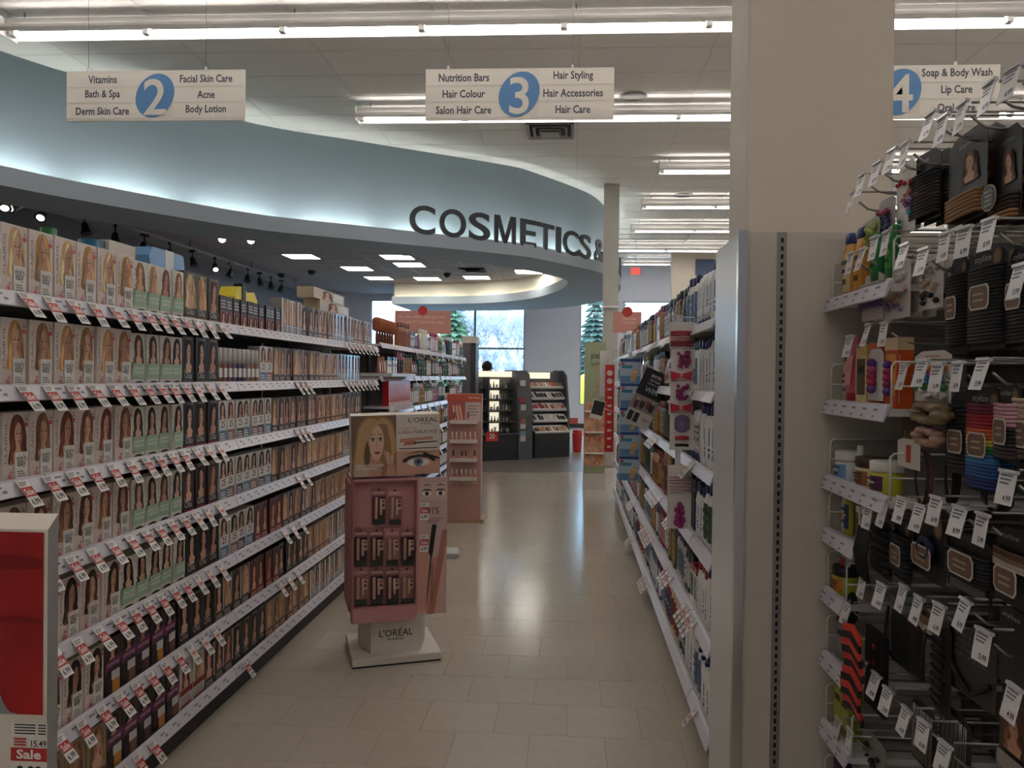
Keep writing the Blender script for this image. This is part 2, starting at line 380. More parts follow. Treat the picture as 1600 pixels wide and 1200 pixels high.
# light troffers in the lower ceiling
m_trof = mat('troffer lens', (255,250,240), .5, emit=9)
for k, (px, py, nm) in enumerate([(471,400,'beside the track lights'), (558,419,'in the middle of the dark ceiling'), (592,434,'closest to the tall windows'), (621,401,'nearest the soffit lettering'), (640,413,'second along the soffit edge'), (668,435,'by the cream cove'), (745,433,'between the vent and the cove'), (826,424,'at the tip of the soffit opening')]):
    p = on(2, Z_LOW, px, py); t = thing('ceiling_troffer', 'square lit ceiling panel ' + nm, 'light', (p.x, p.y, Z_LOW), 0, 'lit panels in the lower ceiling')
    MB().box(-.29, .29, -.29, .29, -.012, -.008, m_trof).build('lens', t)
    f = MB()
    for q in [(-.305, .305, -.305, -.29), (-.305, .305, .29, .305), (-.305, -.29, -.305, .305), (.29, .305, -.305, .305)]: f.box(q[0], q[1], q[2], q[3], -.016, 0, m_white)
    f.build('frame', t)
p = on(2, Z_LOW, 738, 421); diffuser(p.x, p.y, Z_LOW, .28, 'dark air diffuser in the lower ceiling', mat('diffuser dark', (70,70,74), .5))
for k, (px, py) in enumerate([(487, 423), (440, 428), (699, 427)]):
    p = on(2, Z_LOW, px, py); s = MB(); s.lathe([(.02, -.1), (.07, -.07), (.09, -.02), (.09, 0)], m_black, 14)
    tag(s.build('dome_camera', None, (p.x, p.y, Z_LOW)), ['small black dome camera by the lower ceiling vent', 'small black dome camera nearest the track lights', 'small black dome camera close to the cove'][k], 'camera')
# cove light tubes lying in the trough
m_cove = mat('cove tube', (250,255,246), .4, emit=COVE_EMIT)
i = 10; k = 0
while i < 62:
    seg = [led[j].lerp(up[j], .25) for j in range(i, i + 5)]
    t = MB().tube([(p.x, p.y, Z_LT - .075) for p in seg], .014, m_cove, 6).build('cove_tube')
    tag(t, 'hidden light tube in the soffit ledge trough, %s towards the lettering end' % count('cove'), 'light', 'cove light tubes'); i += 5
for j0 in range(60, 86, 5):
    seg = [inn[j].lerp(inb[j], .6) for j in range(j0, j0 + 5)]
    t = MB().tube([(p.x, p.y, Z_LT + .0) for p in seg], .012, mat('warm cove tube', (255,240,205), .4, emit=3), 6).build('cove_tube')
    tag(t, 'hidden warm tube on the inner soffit ledge, %s from the tip' % count('cove2'), 'light', 'inner cove light tubes')

# letters standing on the ledge
m_let = mat('dark lettering', (38,42,48), .5)
lets = thing('wall_lettering', 'large dark raised letters standing along the curved soffit ledge', 'lettering', (led[45].x, led[45].y, Z_LT))
def ledge_at(px):
    d = ray(px, 370); best = None
    for i in range(len(led) - 1):
        a, b = led[i], led[i+1]; den = d.x*(b.y - a.y) - d.y*(b.x - a.x)
        if abs(den) < 1e-9: continue
        s = (a.x*d.y - a.y*d.x)/den
        if 0 <= s <= 1:
            q = a.lerp(b, s)
            if best is None or q.y < best[0].y: best = (q, (b - a).normalized(), i + s)
    return best
def letter(ch, q, t, wd, ht=.40):
    g = MB(); v, f, asp = text_geo(ch, .016, 8)
    if ch == 'M': v = [(0,0), (.17,0), (.17,.7), (.42,0), (.58,0), (.83,.7), (.83,0), (1,0), (1,1), (.76,1), (.5,.25), (.24,1), (0,1)]; f = [tuple(range(13))]
    n = Vector((t.y, -t.x, 0)); A = q - t*(wd/2) - n*.025
    fr = [A + t*(x*wd) + Vector((0,0,y*ht)) for x, y in v]; g.add([p + n*.03 for p in fr], f, m_let); g.add(fr, [tuple(reversed(k)) for k in f], m_let)
    ed = {}
    for k in f:
        for a, b in zip(k, k[1:] + k[:1]): ed[(a, b)] = 1
    nn = len(fr); vv = fr + [p + n*.03 for p in fr]
    g.add(vv, [(a, b, nn + b, nn + a) for (a, b) in ed if (b, a) not in ed], m_let)
    o = g.build('letter'); o.parent = lets; o.matrix_parent_inverse = Matrix.Translation(-Vector(lets.location)); o.location = (0, 0, Z_LT - .03)
bounds = [('C',640,680), ('O',687,728), ('S',733,766), ('M',773,806), ('E',814,838), ('T',840,866), ('I',870,877), ('C',881,904), ('S',906,924), ('&',930,945)]
last = None
for ch, a, b in bounds:
    A, B = ledge_at(a), ledge_at(b); q = (A[0] + B[0])/2; t = (B[0] - A[0]); letter(ch, q, t.normalized(), t.length); last = B
i = int(last[2]) + 3; s = 0
for ch in 'FRAG':
    if i + 4 >= N: break
    q = led[i]; t = (led[i+1] - led[i]).normalized(); letter(ch, q, t, .3); acc = 0
    while acc < .42 and i < N - 5: acc += (led[i+1] - led[i]).length; i += 1

# ---------------------------------------------------------------- track lights
tz = 3.62; trk = thing('light_track', 'long straight lighting track below the dark lower ceiling', 'track', (-6.75, 7.4, tz))
MB().box(-.02, .02, 0, 12.2, 0, .035, mat('track grey', (120,120,124), .4)).build('rail', trk)
hs = MB().tube([(0,0,.035), (0,0,Z_LOW - tz)], .008, m_black, 6).mesh('hanger')
for k in range(5): link('hanger', hs, trk, (0, .6 + k*2.6, 0))
m_spot = mat('spot lamp glow', (255,246,232), .4, emit=5)
for k, (px, lit) in enumerate([(8,1), (36,1), (70,1), (132,0), (180,0), (226,0), (266,1), (301,0), (336,1), (362,0), (388,0), (406,0), (424,0), (441,0)]):
    p = on(0, -6.75, px, 360); y = min(p.y, 19.4)
    s = thing('track_spotlight', 'black track spotlight, %s, %s along the track towards the windows' % ('lamp lit' if lit else 'turned away and dark', nth(k)), 'spotlight', (-6.75, y, tz), [0.6, -.5, .2, 1.2][k % 4], 'spotlights on the lighting track')
    MB().box(-.02, .02, -.06, .06, -.04, 0, m_black).build('adapter', s); MB().tube([(0,0,-.03), (0,0,-.13)], .012, m_black, 6).build('arm', s)
    h = MB(); a = [.6, 1.1, .8][k % 3] if lit else .3; pr = [(.035, 0), (.045, .02), (.05, .08), (.07, .14), (.075, .16)]
    h.lathe(pr, m_black, 12); R = Matrix.Rotation(pi - a, 4, 'X')
    if lit: h.lathe([(.045, .161), (.045, .166)], m_spot, 12)
    h.v = [tuple(R @ Vector(v) + Vector((0, 0, -.13))) for v in h.v]; h.build('lamp_head', s)
for k, (px, py) in enumerate([(347,375), (392,377)]):
    p = on(2, Z_LOW - .05, px, py); s = thing('ceiling_spot', 'small bright recessed spot in the dark ceiling, %s' % ['the rounder one', 'the one half turned away'][k], 'light', (p.x, p.y, Z_LOW))
    MB().lathe([(.06, 0), (.07, -.03), (.075, -.03), (.08, 0)], m_steel, 14, cap=False).build('rim', s); MB().ball((0,0,-.035), .06, m_spot, 12, 8).build('lamp', s)

# ---------------------------------------------------------------- columns and far walls
cl = MB(); cl.box(.638, 1.169, 2.9, 3.22, 0, Z_CEIL, m_col); struct(bevel(cl.build('wall_column'), .01), 'broad beige structural column rising through the shelving')
a = on(1, 12.6, 945, 300); b = on(1, 12.6, 968, 300); m_post = mat('post paint', (182,178,170), .6, var=.02)
pc = thing('slim_post', 'slim off white square post rising to the ceiling before the windows', 'post', ((a.x + b.x)/2, 12.72, 0)); hw = (b.x - a.x)/2
MB().box(-hw, hw, -.12, .12, 2.62, Z_CEIL, m_post).build('upper_cladding', pc); MB().box(-hw - .012, -hw*.05, -.135, -.12, 2.66, Z_CEIL - .01, m_post).build('cover_strip', pc)
MB().box(-hw, hw, -.1, .1, 0, 2.62, m_post).build('lower_cladding', pc); MB().box(-hw - .01, hw + .01, -.14, .14, 2.58, 2.62, m_steel).build('collar', pc)
bk = MB(); p = on(1, 19.4, 1050, 393); bk.box(p.x, X_RIGHT, 19.4, 19.6, 0, Z_CEIL, m_col); struct(bk.build('wall_partition'), 'beige partition wall far down the right side')
p = on(1, 19.38, 1107, 418); tag(MB().box(-.32, .32, -.02, .02, -.2, .2, mat('navy sign', (60,74,110), .5)).build('wall_sign', None, (p.x, 19.38, p.z)), 'plain dark blue sign high on the beige partition', 'sign')
p = on(1, 17.6, 993, 424); ex = thing('exit_sign', 'small red exit sign hanging in front of the far windows', 'sign', (p.x, 17.6, p.z))
MB().box(-.13, .13, -.02, .02, -.1, .1, mat('exit housing', (190,160,165), .5)).build('housing', ex); MB().box(-.105, .105, -.024, -.02, -.075, .075, mat('exit red', (205,80,72), .5, emit=.5)).build('face', ex)
MB().tube([(0,0,.1), (0,0,Z_CEIL - p.z)], .006, m_steel, 6).build('stem', ex)

# ---------------------------------------------------------------- outside
m_gr = mat('grass', (120,128,96), .9, var=.3, scale=1.5)
MB().box(-60, 60, Y_BACK + .3, 120, -.3, -.1, mat('asphalt', (118,120,124), .9, var=.1, scale=2)).build('ground')['kind'] = 'structure'
MB().box(-60, 60, 34, 60, -.1, .5, m_gr).build('grass_bank')['kind'] = 'structure'
def conifer(x, y, h, label, c):
    t = thing('spruce_tree', label, 'tree', (x, y, -.1)); MB().lathe([(.22, 0), (.12, h*.6), (.03, h*.98)], mat('bark', (90,76,66), .9, var=.2), 8).build('trunk', t)
    g = MB(); rr = random.Random(int(h*100)); m = mat('needles %d' % c[0], c, .9, var=.4, scale=3)
    for k in range(26):
        z = h*(.08 + .9*k/26); R = h*.27*(1 - k/27)**.85
        for b in range(15):
            a = 2*pi*b/15 + rr.random()*.4; L = R*rr.uniform(.7, 1.1); dz = -L*.3
            e = Vector((cos(a)*L, sin(a)*L, z + dz)); s0 = Vector((0, 0, z + h*.02)); side = Vector((-sin(a), cos(a), 0))*L*.17
            mid = s0.lerp(e, .6); g.add([s0, mid + side + Vector((0,0,-.05)), e, mid - side + Vector((0,0,-.05))], [(0,1,2,3)], m)
            g.add([s0, mid + Vector((0,0,.1*L)), e, mid - Vector((0,0,.22*L))], [(0,1,2,3)], m)
    g.build('foliage', t)
def bare(x, y, h, label, seed):
    t = thing('bare_tree', label, 'tree', (x, y, -.1)); rr = random.Random(seed); g = MB(); m = mat('grey twigs', (196,190,200), .9, var=.2)
    def br(p, d, L, r, n):
        q = p + d*L; g.tube([p, (p + q)/2 + Vector((rr.uniform(-.1,.1), rr.uniform(-.1,.1), 0))*L, q], [r, r*.85, r*.65], m, 4 if n < 3 else 6)
        if n:
            for k in range(4 if n > 2 else 5):
                a = rr.uniform(0, 2*pi); sp = rr.uniform(.35, .9)
                br(p.lerp(q, rr.uniform(.55, 1)), (d + Vector((cos(a)*sp, sin(a)*sp, rr.uniform(-.05, .35)))).normalized(), L*rr.uniform(.55, .75), r*.55, n - 1)
    br(Vector((0,0,0)), Vector((0,0,1)), h*.34, h*.018, 5)
    g.build('branches', t)
conifer(.95, 31, 5.6, 'dark green spruce tree seen through the narrow window', (86,104,92)); conifer(-5.6, 36, 6.4, 'rounded green pine seen beside the pink header', (104,128,96)); conifer(2.4, 36, 5.2, 'small spruce tree behind the window over the shelves', (92,110,100))
for x, y, h, s, l in [(-4.1, 37, 6.6, 3, 'leafless tree beside the window mullion'), (-3.0, 38.5, 7.4, 9, 'tall leafless tree close to the white wall pier'), (-2.2, 36.5, 6.9, 4, 'broad leafless tree at the window edge'), (-7.2, 39, 7, 5, 'leafless tree behind the rounded pine'), (-5.2, 41, 7.4, 12, 'leafless tree furthest back in the broad window'), (-3.6, 34, 4.2, 21, 'low leafless shrub tree before the taller trees'), (-2.6, 33.5, 3.8, 22, 'low leafless shrub tree at the window edge')]: bare(x, y, h, l, s)
yc = thing('yellow_bollard', 'yellow safety bollard standing outside the narrow window', 'bollard', (.45, 27.5, -.1)); MB().lathe([(.16, 0), (.16, 1.45), (.12, 1.6), (.03, 1.66)], mat('yellow paint', (240,205,60), .5), 14).build('post', yc)
MB().lathe([(.2, 0), (.2, .35), (.165, .36)], mat('blue base', (90,150,215), .5), 14).build('foot', yc)
# ================================================================ gondolas
m_gond = mat('gondola enamel', (196,188,176), .5, var=.02, scale=5)
m_shelf = mat('shelf enamel', (206,203,200), .4, var=.02, scale=5)
m_rail = mat('price rail plastic', (214,210,218), .3, var=.03, scale=12)
m_inkg = rgb((128,126,132)); m_kick = mat('dark kick plate', (44,42,42), .55, var=.1, scale=6); m_shback = mat('gondola back', (120,114,108), .7)
def gondola(name, label, X, sgn, y0, y1, levels, depth, joints, group=None, top=1.66, tick=True):
    """shelving run whose price rails lie in the plane x = X; sgn = +1 when it faces +x"""
    g = thing(name, label, 'shelving', (X, (y0 + y1)/2, 0), 0, group); L = y1 - y0; c = (y0 + y1)/2
    def bx(a, b, ya, yb, z0, z1, m): return MB().box(min(a*sgn, b*sgn), max(a*sgn, b*sgn), ya - c, yb - c, z0, z1, m)
    bx(-depth - .03, -depth, y0, y1, .0, top, m_shback).build('back_panel', g)
    bx(-depth, -.03, y0, y1, 0, levels[-1] - .045, m_kick).build('kick_plate', g)
    ys = [y0] + [j for j in joints if y0 < j < y1] + [y1]
    for ya, yb in zip(ys, ys[1:]):
        for z in levels:
            sh = bx(-depth, -.004, ya + .002, yb - .002, z - .03, z - .012, m_shelf).build('shelf', g)
            r = MB(); h = .042; pr = [(-.012, 0), (0, -.004), (.016, -h), (.012, -h - .003), (-.006, -.012)]
            r.prism([(x*sgn, ya + .003 - c, z + q) for x, q in pr], (0, yb - ya - .006, 0), m_rail)
            if tick:                # shelf-edge bar codes printed on the rail
                y = ya + .05
                while y < yb - .04:
                    o = .0006; A = Vector((0, 0, z - .004)); B = Vector((.016, 0, z - h)); n = Vector((.9, 0, .35)).normalized()
                    for (s0, s1, w0, w1) in [(.2, .34, -.022, .006), (.5, .68, .004, .02)]:
                        q = [A.lerp(B, s) + n*o + Vector((0, y + wv - c, 0)) for s, wv in ((s0, w0), (s0, w1), (s1, w1), (s1, w0))]
                        r.add([(p.x*sgn, p.y, p.z) for p in q], [(0,1,2,3)], m_inkg)
                    y += .083
            r.build('price_rail', sh)
        MB().box(min(sgn*(-depth), sgn*(-depth + .03)), max(sgn*(-depth), sgn*(-depth + .03)), ya - c - .012, ya - c + .012, 0, top + .02, m_steel).build('upright', g)
    return g
XL, XR = -1.475, .512
LZ = [1.662, 1.412, 1.158, .907, .653, .397, .145]
LJ = [2.08, 3.305, 4.535]
gondola('gondola_shelving', 'long hair colour shelving with seven shelves on the left of the aisle', XL, 1, 1.35, 5.76, LZ, .42, LJ, top=1.70)
LZ2 = [1.70, 1.44, 1.16, .90, .65, .40, .15]
gondola('gondola_shelving', 'far shelving of brushes and styling products beyond the hair colour boxes', XL, 1, 5.84, 10.6, LZ2, .42, [7.0, 8.2, 9.4], top=1.74, tick=False)
RZ = [1.675, 1.405, 1.107, .797, .484, .15]
gondola('gondola_shelving', 'shampoo shelving along the right side of the aisle', XR, -1, 3.24, 9.2, RZ, .40, [4.0, 5.22, 6.44, 7.66], top=1.70, tick=False)
gondola('gondola_shelving', 'shallow shampoo shelves in front of the beige column', XR, -1, 2.78, 3.235, RZ, .122, [], top=1.70, tick=False)
# end panel box of the shampoo shelving, with chrome corner and slotted upright
ep = thing('end_panel', 'tall beige end panel with a chrome corner and slotted upright', 'panel', (.98, 2.58, 0)); q = (-.98, -2.58)
MB().box(.52 - .98, .94, 2.395 - 2.58, 2.76 - 2.58, .0, 1.9, m_gond).build('panel_body', ep)
MB().box(.508 - .98, .52 - .98, 2.41 - 2.58, 2.775 - 2.58, .0, 1.9, mat('side trim', (205,204,202), .35, .25)).build('side_trim', ep)
MB().box(.504 - .98, .533 - .98, 2.383 - 2.58, 2.41 - 2.58, .0, 1.905, m_steel).build('chrome_corner', ep)
us = MB(); us.box(-.014, .014, -.004, 0, 0, 1.9, mat('slotted steel', (150,148,140), .4, .6)); up_ = us.build('slotted_upright', ep, (.637 - .98, 2.395 - 2.58, 0))
m_slot = rgb((24,24,24), .8); sl = MB().box(-.004, .004, -.0046, -.004, -.007, .007, m_slot).mesh('slot')
for k in range(74): link('slot', sl, up_, (0, 0, .05 + k*.025))

# ================================================================ printed boxes
SK = [rgb((222,178,150)), rgb((206,158,128)), rgb((190,140,112))]
HAIR = {'pale blonde': (222,190,140), 'golden blonde': (198,152,96), 'dark blonde': (160,116,74), 'light brown': (124,82,54), 'auburn': (112,54,34), 'brown': (84,54,40), 'dark brown': (54,36,30), 'black': (28,22,22), 'red': (128,40,28)}
m_ink = rgb((34,32,36)); m_lip = rgb((178,84,84)); m_w = rgb((232,228,222)); m_eye = rgb((50,38,34))
def plane(d=0, e=.00025):           # print plane on the front (y = -d) of a box
    return lambda u, v, k: (u, -d - .0003 - e*k, v)
def ell(P, cu, cv, ru, rv, k, n=14, a0=0): return [P(cu + ru*cos(2*pi*i/n + a0), cv + rv*sin(2*pi*i/n + a0), k) for i in range(n)]
def portrait(g, P, u0, v0, w, h, hair, skin, v=0, k=1, big=False):
    H = rgb(hair, .6); Hd = rgb(tuple(x*.7 for x in hair), .6); Hl = rgb(tuple(min(255, x*1.22 + 8) for x in hair), .6)
    tl = [-.16, .12, .05, -.08, .18, -.03][v % 6]; fx = [.02, -.03, .04, -.02, .0, .03][v % 6]
    def U(a, b): a += tl*(b - .35)*.6*(b > .3); return u0 + (a if v % 2 == 0 else 1 - a)*w
    V = lambda b: v0 + b*h
    def pl(pts, m, kk, rnd=True):
        q = smooth(pts) if rnd else pts
        q = clip01([(U(a, min(1, max(0, b))), V(min(1, max(0, b)))) for a, b in q], u0, u0 + w)
        if v % 2: q = q[::-1]
        if len(q) > 2: g.poly([P(a, b, k + kk) for a, b in q], m)
    wv = .05 if v % 3 == 1 else .02
    pl([(.04, .02), (.5, .0), (.97, .02), (.99 - wv, .2), (.93, .34), (.97 - wv, .5), (.9, .68), (.82, .86), (.62, .97), (.4, .98), (.22, .88), (.11, .7), (.06 + wv, .5), (.1, .34), (.02 + wv, .2)], H, 0)
    pl([(.38, .48), (.37, .3), (.2, .2), (.12, .02), (.5, 0), (.88, .02), (.82, .18), (.62, .28), (.61, .48)], skin, 1)
    pl([(.2, .52), (.12, .3), (.16, .05), (.27, .02), (.24, .2), (.3, .36), (.28, .55)], Hl, 2); pl([(.82, .6), (.74, .42), (.82, .24), (.74, .03), (.88, .02), (.92, .24), (.86, .42)], Hd, 2)
    c = .5 + fx; pl([(c - .185, .6), (c - .17, .48), (c - .09, .37), (c, .345), (c + .09, .37), (c + .17, .48), (c + .185, .6), (c + .16, .75), (c, .84), (c - .16, .75)], skin, 3)
    pl([(c + .04, .36), (c + .14, .42), (c + .185, .6), (c + .15, .74), (c + .1, .6)], rgb((176,126,100)), 4)
    pl([(c - .24, .44), (c - .2, .66), (c - .06, .8), (c + .08, .85), (c + .17, .72), (c + .22, .46), (c + .28, .66), (c + .2, .9), (c, .97), (c - .2, .9), (c - .28, .66)], H, 5)
    pl([(c + .02, .95), (c - .14, .84), (c - .24, .62), (c - .19, .7), (c - .04, .84)], Hl, 6); pl([(c + .06, .94), (c + .2, .8), (c + .26, .56), (c + .16, .76)], Hd, 6)
    for s in (c - .085, c + .085):
        pl([(s - .055, .605), (s, .588), (s + .055, .608), (s, .628)], m_eye, 6, False); pl([(s - .065, .652), (s, .672), (s + .065, .655), (s, .682)], Hd, 6, False)
    pl([(c - .07, .452), (c, .432), (c + .07, .452), (c, .474)], m_lip, 6, False); pl([(c - .03, .515), (c, .502), (c + .03, .515), (c + .005, .55)], rgb((164,116,94)), 6, False)
KINDS_ = {}
def boxmesh(kind, hn, v, w, h):
    key = (kind, hn, v, w, h)
    if key in KINDS_: return KINDS_[key]
    g = MB(); d = .06; P0 = plane(); P = lambda u, vv, k: P0(u - w/2, vv, k); hair = HAIR[hn]; sk = SK[v % 3]
    def rect(a, b, c, e, m, k): g.poly([P(a*w, c*h, k), P(b*w, c*h, k), P(b*w, e*h, k), P(a*w, e*h, k)], m)
    def body(c, ro=.4): g.box(-w/2, w/2, 0, d, 0, h, rgb(c, ro))
    def tx(s, a, b, c, e, m, k, fit='b', **q): g.text(s, P, a*w, c*h, (b - a)*w, (e - c)*h, m, fit, k=k, **q)
    def lines(a, b, c, e, n, m, k):
        for i in range(n): y = c + (e - c)*i/n; rect(a + .02*(i % 2), b - .05*(i % 3), y, y + (e - c)/n*.5, m, k)
    if kind == 'cream':             # cream box, name up the left edge, portrait, white label panel, pink flowers
        body((226,210,200)); portrait(g, P, .2*w, .26*h, .76*w, .72*h, hair, sk, v)
        tx('CLAIROL', .06, .17, .28, .88, rgb((150,136,130)), 1, vert=True)
        rect(.44, .92, .06, .43, m_w, 8); tx("nice'n", .5, .86, .3, .4, m_ink, 9); tx('easy', .52, .84, .2, .3, m_ink, 9); lines(.52, .86, .08, .18, 3, rgb((150,140,140)), 9)
        for (a, b, r) in [(.26, .1, .07), (.33, .05, .06), (.24, .04, .05), (.3, .16, .045)]: g.poly(ell(P, a*w, b*h, r*w, r*w, 8, 7, a*9), rgb((212,120,126)))
        g.poly(ell(P, .87*w, .82*h, .075*w, .075*w, 8, 10), rgb((206,84,96))); lines(.82, .95, .88, .96, 3, rgb((90,82,88)), 8)
    elif kind == 'green':           # white box with a pale green lower panel
        body((222,216,206)); portrait(g, P, .16*w, .4*h, .76*w, .58*h, hair, sk, v)
        rect(.03, .98, .14, .43, rgb((160,188,160)), 8); rect(.03, .14, .34, .46, rgb((110,156,108)), 9); tx('natural', .2, .9, .31, .38, rgb((226,232,220)), 9); tx('instincts', .2, .9, .23, .3, rgb((226,232,220)), 9)
        g.poly(ell(P, .55*w, .05*h, .34*w, .05*h, 9, 12), rgb((46,46,42))); lines(.1, .15, .5, .9, 4, rgb((140,130,126)), 2)
    elif kind in ('dark', 'darkred', 'gold'):
        base = {'dark': (40,36,34), 'darkred': (44,22,22), 'gold': (60,48,34)}[kind]; body(base, .35); portrait(g, P, .08*w, .26*h, .86*w, .7*h, hair, sk, v)
        rect(.0, 1, 0, .26, rgb(tuple(x*.6 for x in base)), 8); tx('Olia', .15, .75, .13, .27, rgb((196,186,172)), 9, bold=0.0)
        rect(.1, .9, .02, .09, rgb({'dark': (70,62,58), 'darkred': (150,40,38), 'gold': (170,140,80)}[kind]), 9); tx('GARNIER', .2, .8, .93, .97, rgb((190,180,160)), 8)
    elif kind == 'small':           # low dark kit with a pink lower picture
        body((34,32,38), .3); rect(.06, .94, .04, .5, rgb((150,96,104)), 1); portrait(g, P, .12*w, .06*h, .76*w, .42*h, hair, sk, v, 2); lines(.15, .85, .6, .9, 3, rgb((190,186,190)), 2)
    elif kind == 'foil':            # pale box with a bright foil edge
        body((150,142,138), .25); rect(.0, .26, 0, 1, rgb((214,222,236), .15), 1); portrait(g, P, .3*w, .3*h, .68*w, .66*h, hair, sk, v); rect(.3, .96, .06, .28, rgb((196,190,186)), 8); lines(.36, .9, .09, .26, 3, rgb((90,84,90)), 9)
    elif kind == 'brown':
        body((86,74,68), .3); portrait(g, P, .04*w, .24*h, .92*w, .74*h, hair, sk, v); rect(0, 1, 0, .22, rgb((58,44,44)), 8); lines(.12, .88, .05, .2, 3, rgb((190,176,160)), 9); rect(.9, 1, .2, 1, rgb((206,206,214), .2), 8)
    elif kind == 'tan':
        body((164,142,118), .35); portrait(g, P, .06*w, .28*h, .88*w, .7*h, hair, sk, v); rect(.0, 1, .02, .24, rgb((122,70,50)), 8); lines(.12, .88, .06, .2, 2, rgb((226,206,176)), 9)
    elif kind == 'number':          # white box with a black-on-white shade number
        body((216,214,212), .35); portrait(g, P, .1*w, .52*h, .8*w, .46*h, hair, sk, v); rect(.06, .94, .34, .56, m_w, 8); tx('25', .26, .74, .37, .53, m_ink, 9); rect(.06, .94, .03, .3, rgb([(90,130,160), (150,100,100), (70,66,78)][v % 3]), 8); lines(.12, .8, .08, .26, 3, rgb((226,220,214)), 9)
    elif kind == 'maroon':
        body((70,22,22), .3); portrait(g, P, .1*w, .2*h, .84*w, .74*h, hair, sk, v); rect(0, 1, 0, .22, rgb((128,30,34)), 8); lines(.1, .9, .06, .18, 2, rgb((210,170,160)), 9)
    elif kind == 'purple':          # portrait top, purple diagonal band, white and amber foot
        body((58,44,46), .35); portrait(g, P, .12*w, .55*h, .76*w, .44*h, hair, sk, v); g.poly([P(0, .44*h, 8), P(w, .52*h, 8), P(w, .68*h, 8), P(0, .6*h, 8)], rgb((122,50,98))); tx('casting', .12, .88, .5, .6, rgb((206,160,190)), 9)
        rect(.4, .92, .26, .42, rgb((208,204,206)), 8); rect(.46, .92, .04, .26, rgb([(196,130,50), (120,84,62), (90,60,50)][v % 3]), 8); rect(.06, .36, .04, .4, rgb((40,30,34)), 8)
    elif kind == 'whitered':
        body((216,208,202), .4); portrait(g, P, .16*w, .42*h, .68*w, .54*h, hair, sk, v); rect(0, 1, .3, .42, rgb((150,36,38)), 8); rect(.06, .94, .05, .1, rgb((170,50,48)), 8); lines(.1, .9, .12, .28, 3, rgb((150,140,140)), 8)
    KINDS_[key] = g.mesh('hair_colour_box'); return KINDS_[key]
DESC = {'cream': 'cream and pink hair colour box with %s haired portrait', 'green': 'white and pale green hair colour box, %s haired portrait', 'dark': 'black hair colour box with %s haired portrait',
 'darkred': 'black and red hair colour box with %s haired portrait', 'gold': 'gold trimmed dark hair colour box, %s haired portrait', 'small': 'low black lightening kit, small %s haired picture', 'foil': 'silver edged grey hair colour box, %s haired portrait',
 'brown': 'brown hair colour box with large %s haired portrait', 'tan': 'tan hair colour box with %s haired portrait', 'number': 'white numbered hair colour box, %s haired picture', 'maroon': 'maroon hair colour box with %s haired portrait',
 'purple': 'purple banded hair colour box with %s haired portrait', 'whitered': 'white and red hair colour box with %s haired portrait'}
m_red = rgb((188,52,46), .4); m_pale = rgb((224,196,186), .4)
def tagmesh(kind, price):
    g = MB(); w, h = .042, .086; T = lambda u, v, k: (u, -.0005 - .0003*k, v)     # hangs in local z, front to -y
    g.box(-w/2, w/2, 0, .0008, -h, 0, rgb((232,228,224), .35))
    def rect(a, b, c, e, m, k): g.poly([T(a*w, -c*h, k), T(a*w, -e*h, k), T(b*w, -e*h, k), T(b*w, -c*h, k)], m)
    if kind == 'sale':
        rect(-.5, .5, .26, .62, m_red, 1); g.text('Sale', T, -.38*w, -.56*h, .76*w, .24*h, rgb((240,232,226)), 'b', k=2)
    else: rect(-.5, .5, .3, .62, m_pale, 1); rect(-.3, .3, .4, .5, rgb((190,120,110)), 2)
    g.text(price, T, -.36*w, -.92*h, .72*w, .22*h, m_ink, 'b', .02, k=1)
    for i in range(3): rect(-.4, .3 - .1*i, .06 + .06*i, .09 + .06*i, rgb((120,110,110)), 1)
    return g.mesh('price_tag')
TAGM = {'sale': tagmesh('sale', '6.99'), 'plain': tagmesh('plain', '9.99')}
def hang_tag(kind, X, y, z, sgn, label, group, tilt=.62):
    o = tag(link('price_tag', TAGM[kind]), label, 'price tag', group); rz = pi/2 if sgn > 0 else -pi/2
    o.rotation_euler = (Matrix.Rotation(rz, 3, 'Z') @ Matrix.Rotation(-tilt, 3, 'X')).to_euler(); o.location = (X, y, z); return o
SHN = lambda r: '%s shelf' % ORD[r] if r < 6 else 'lowest shelf'
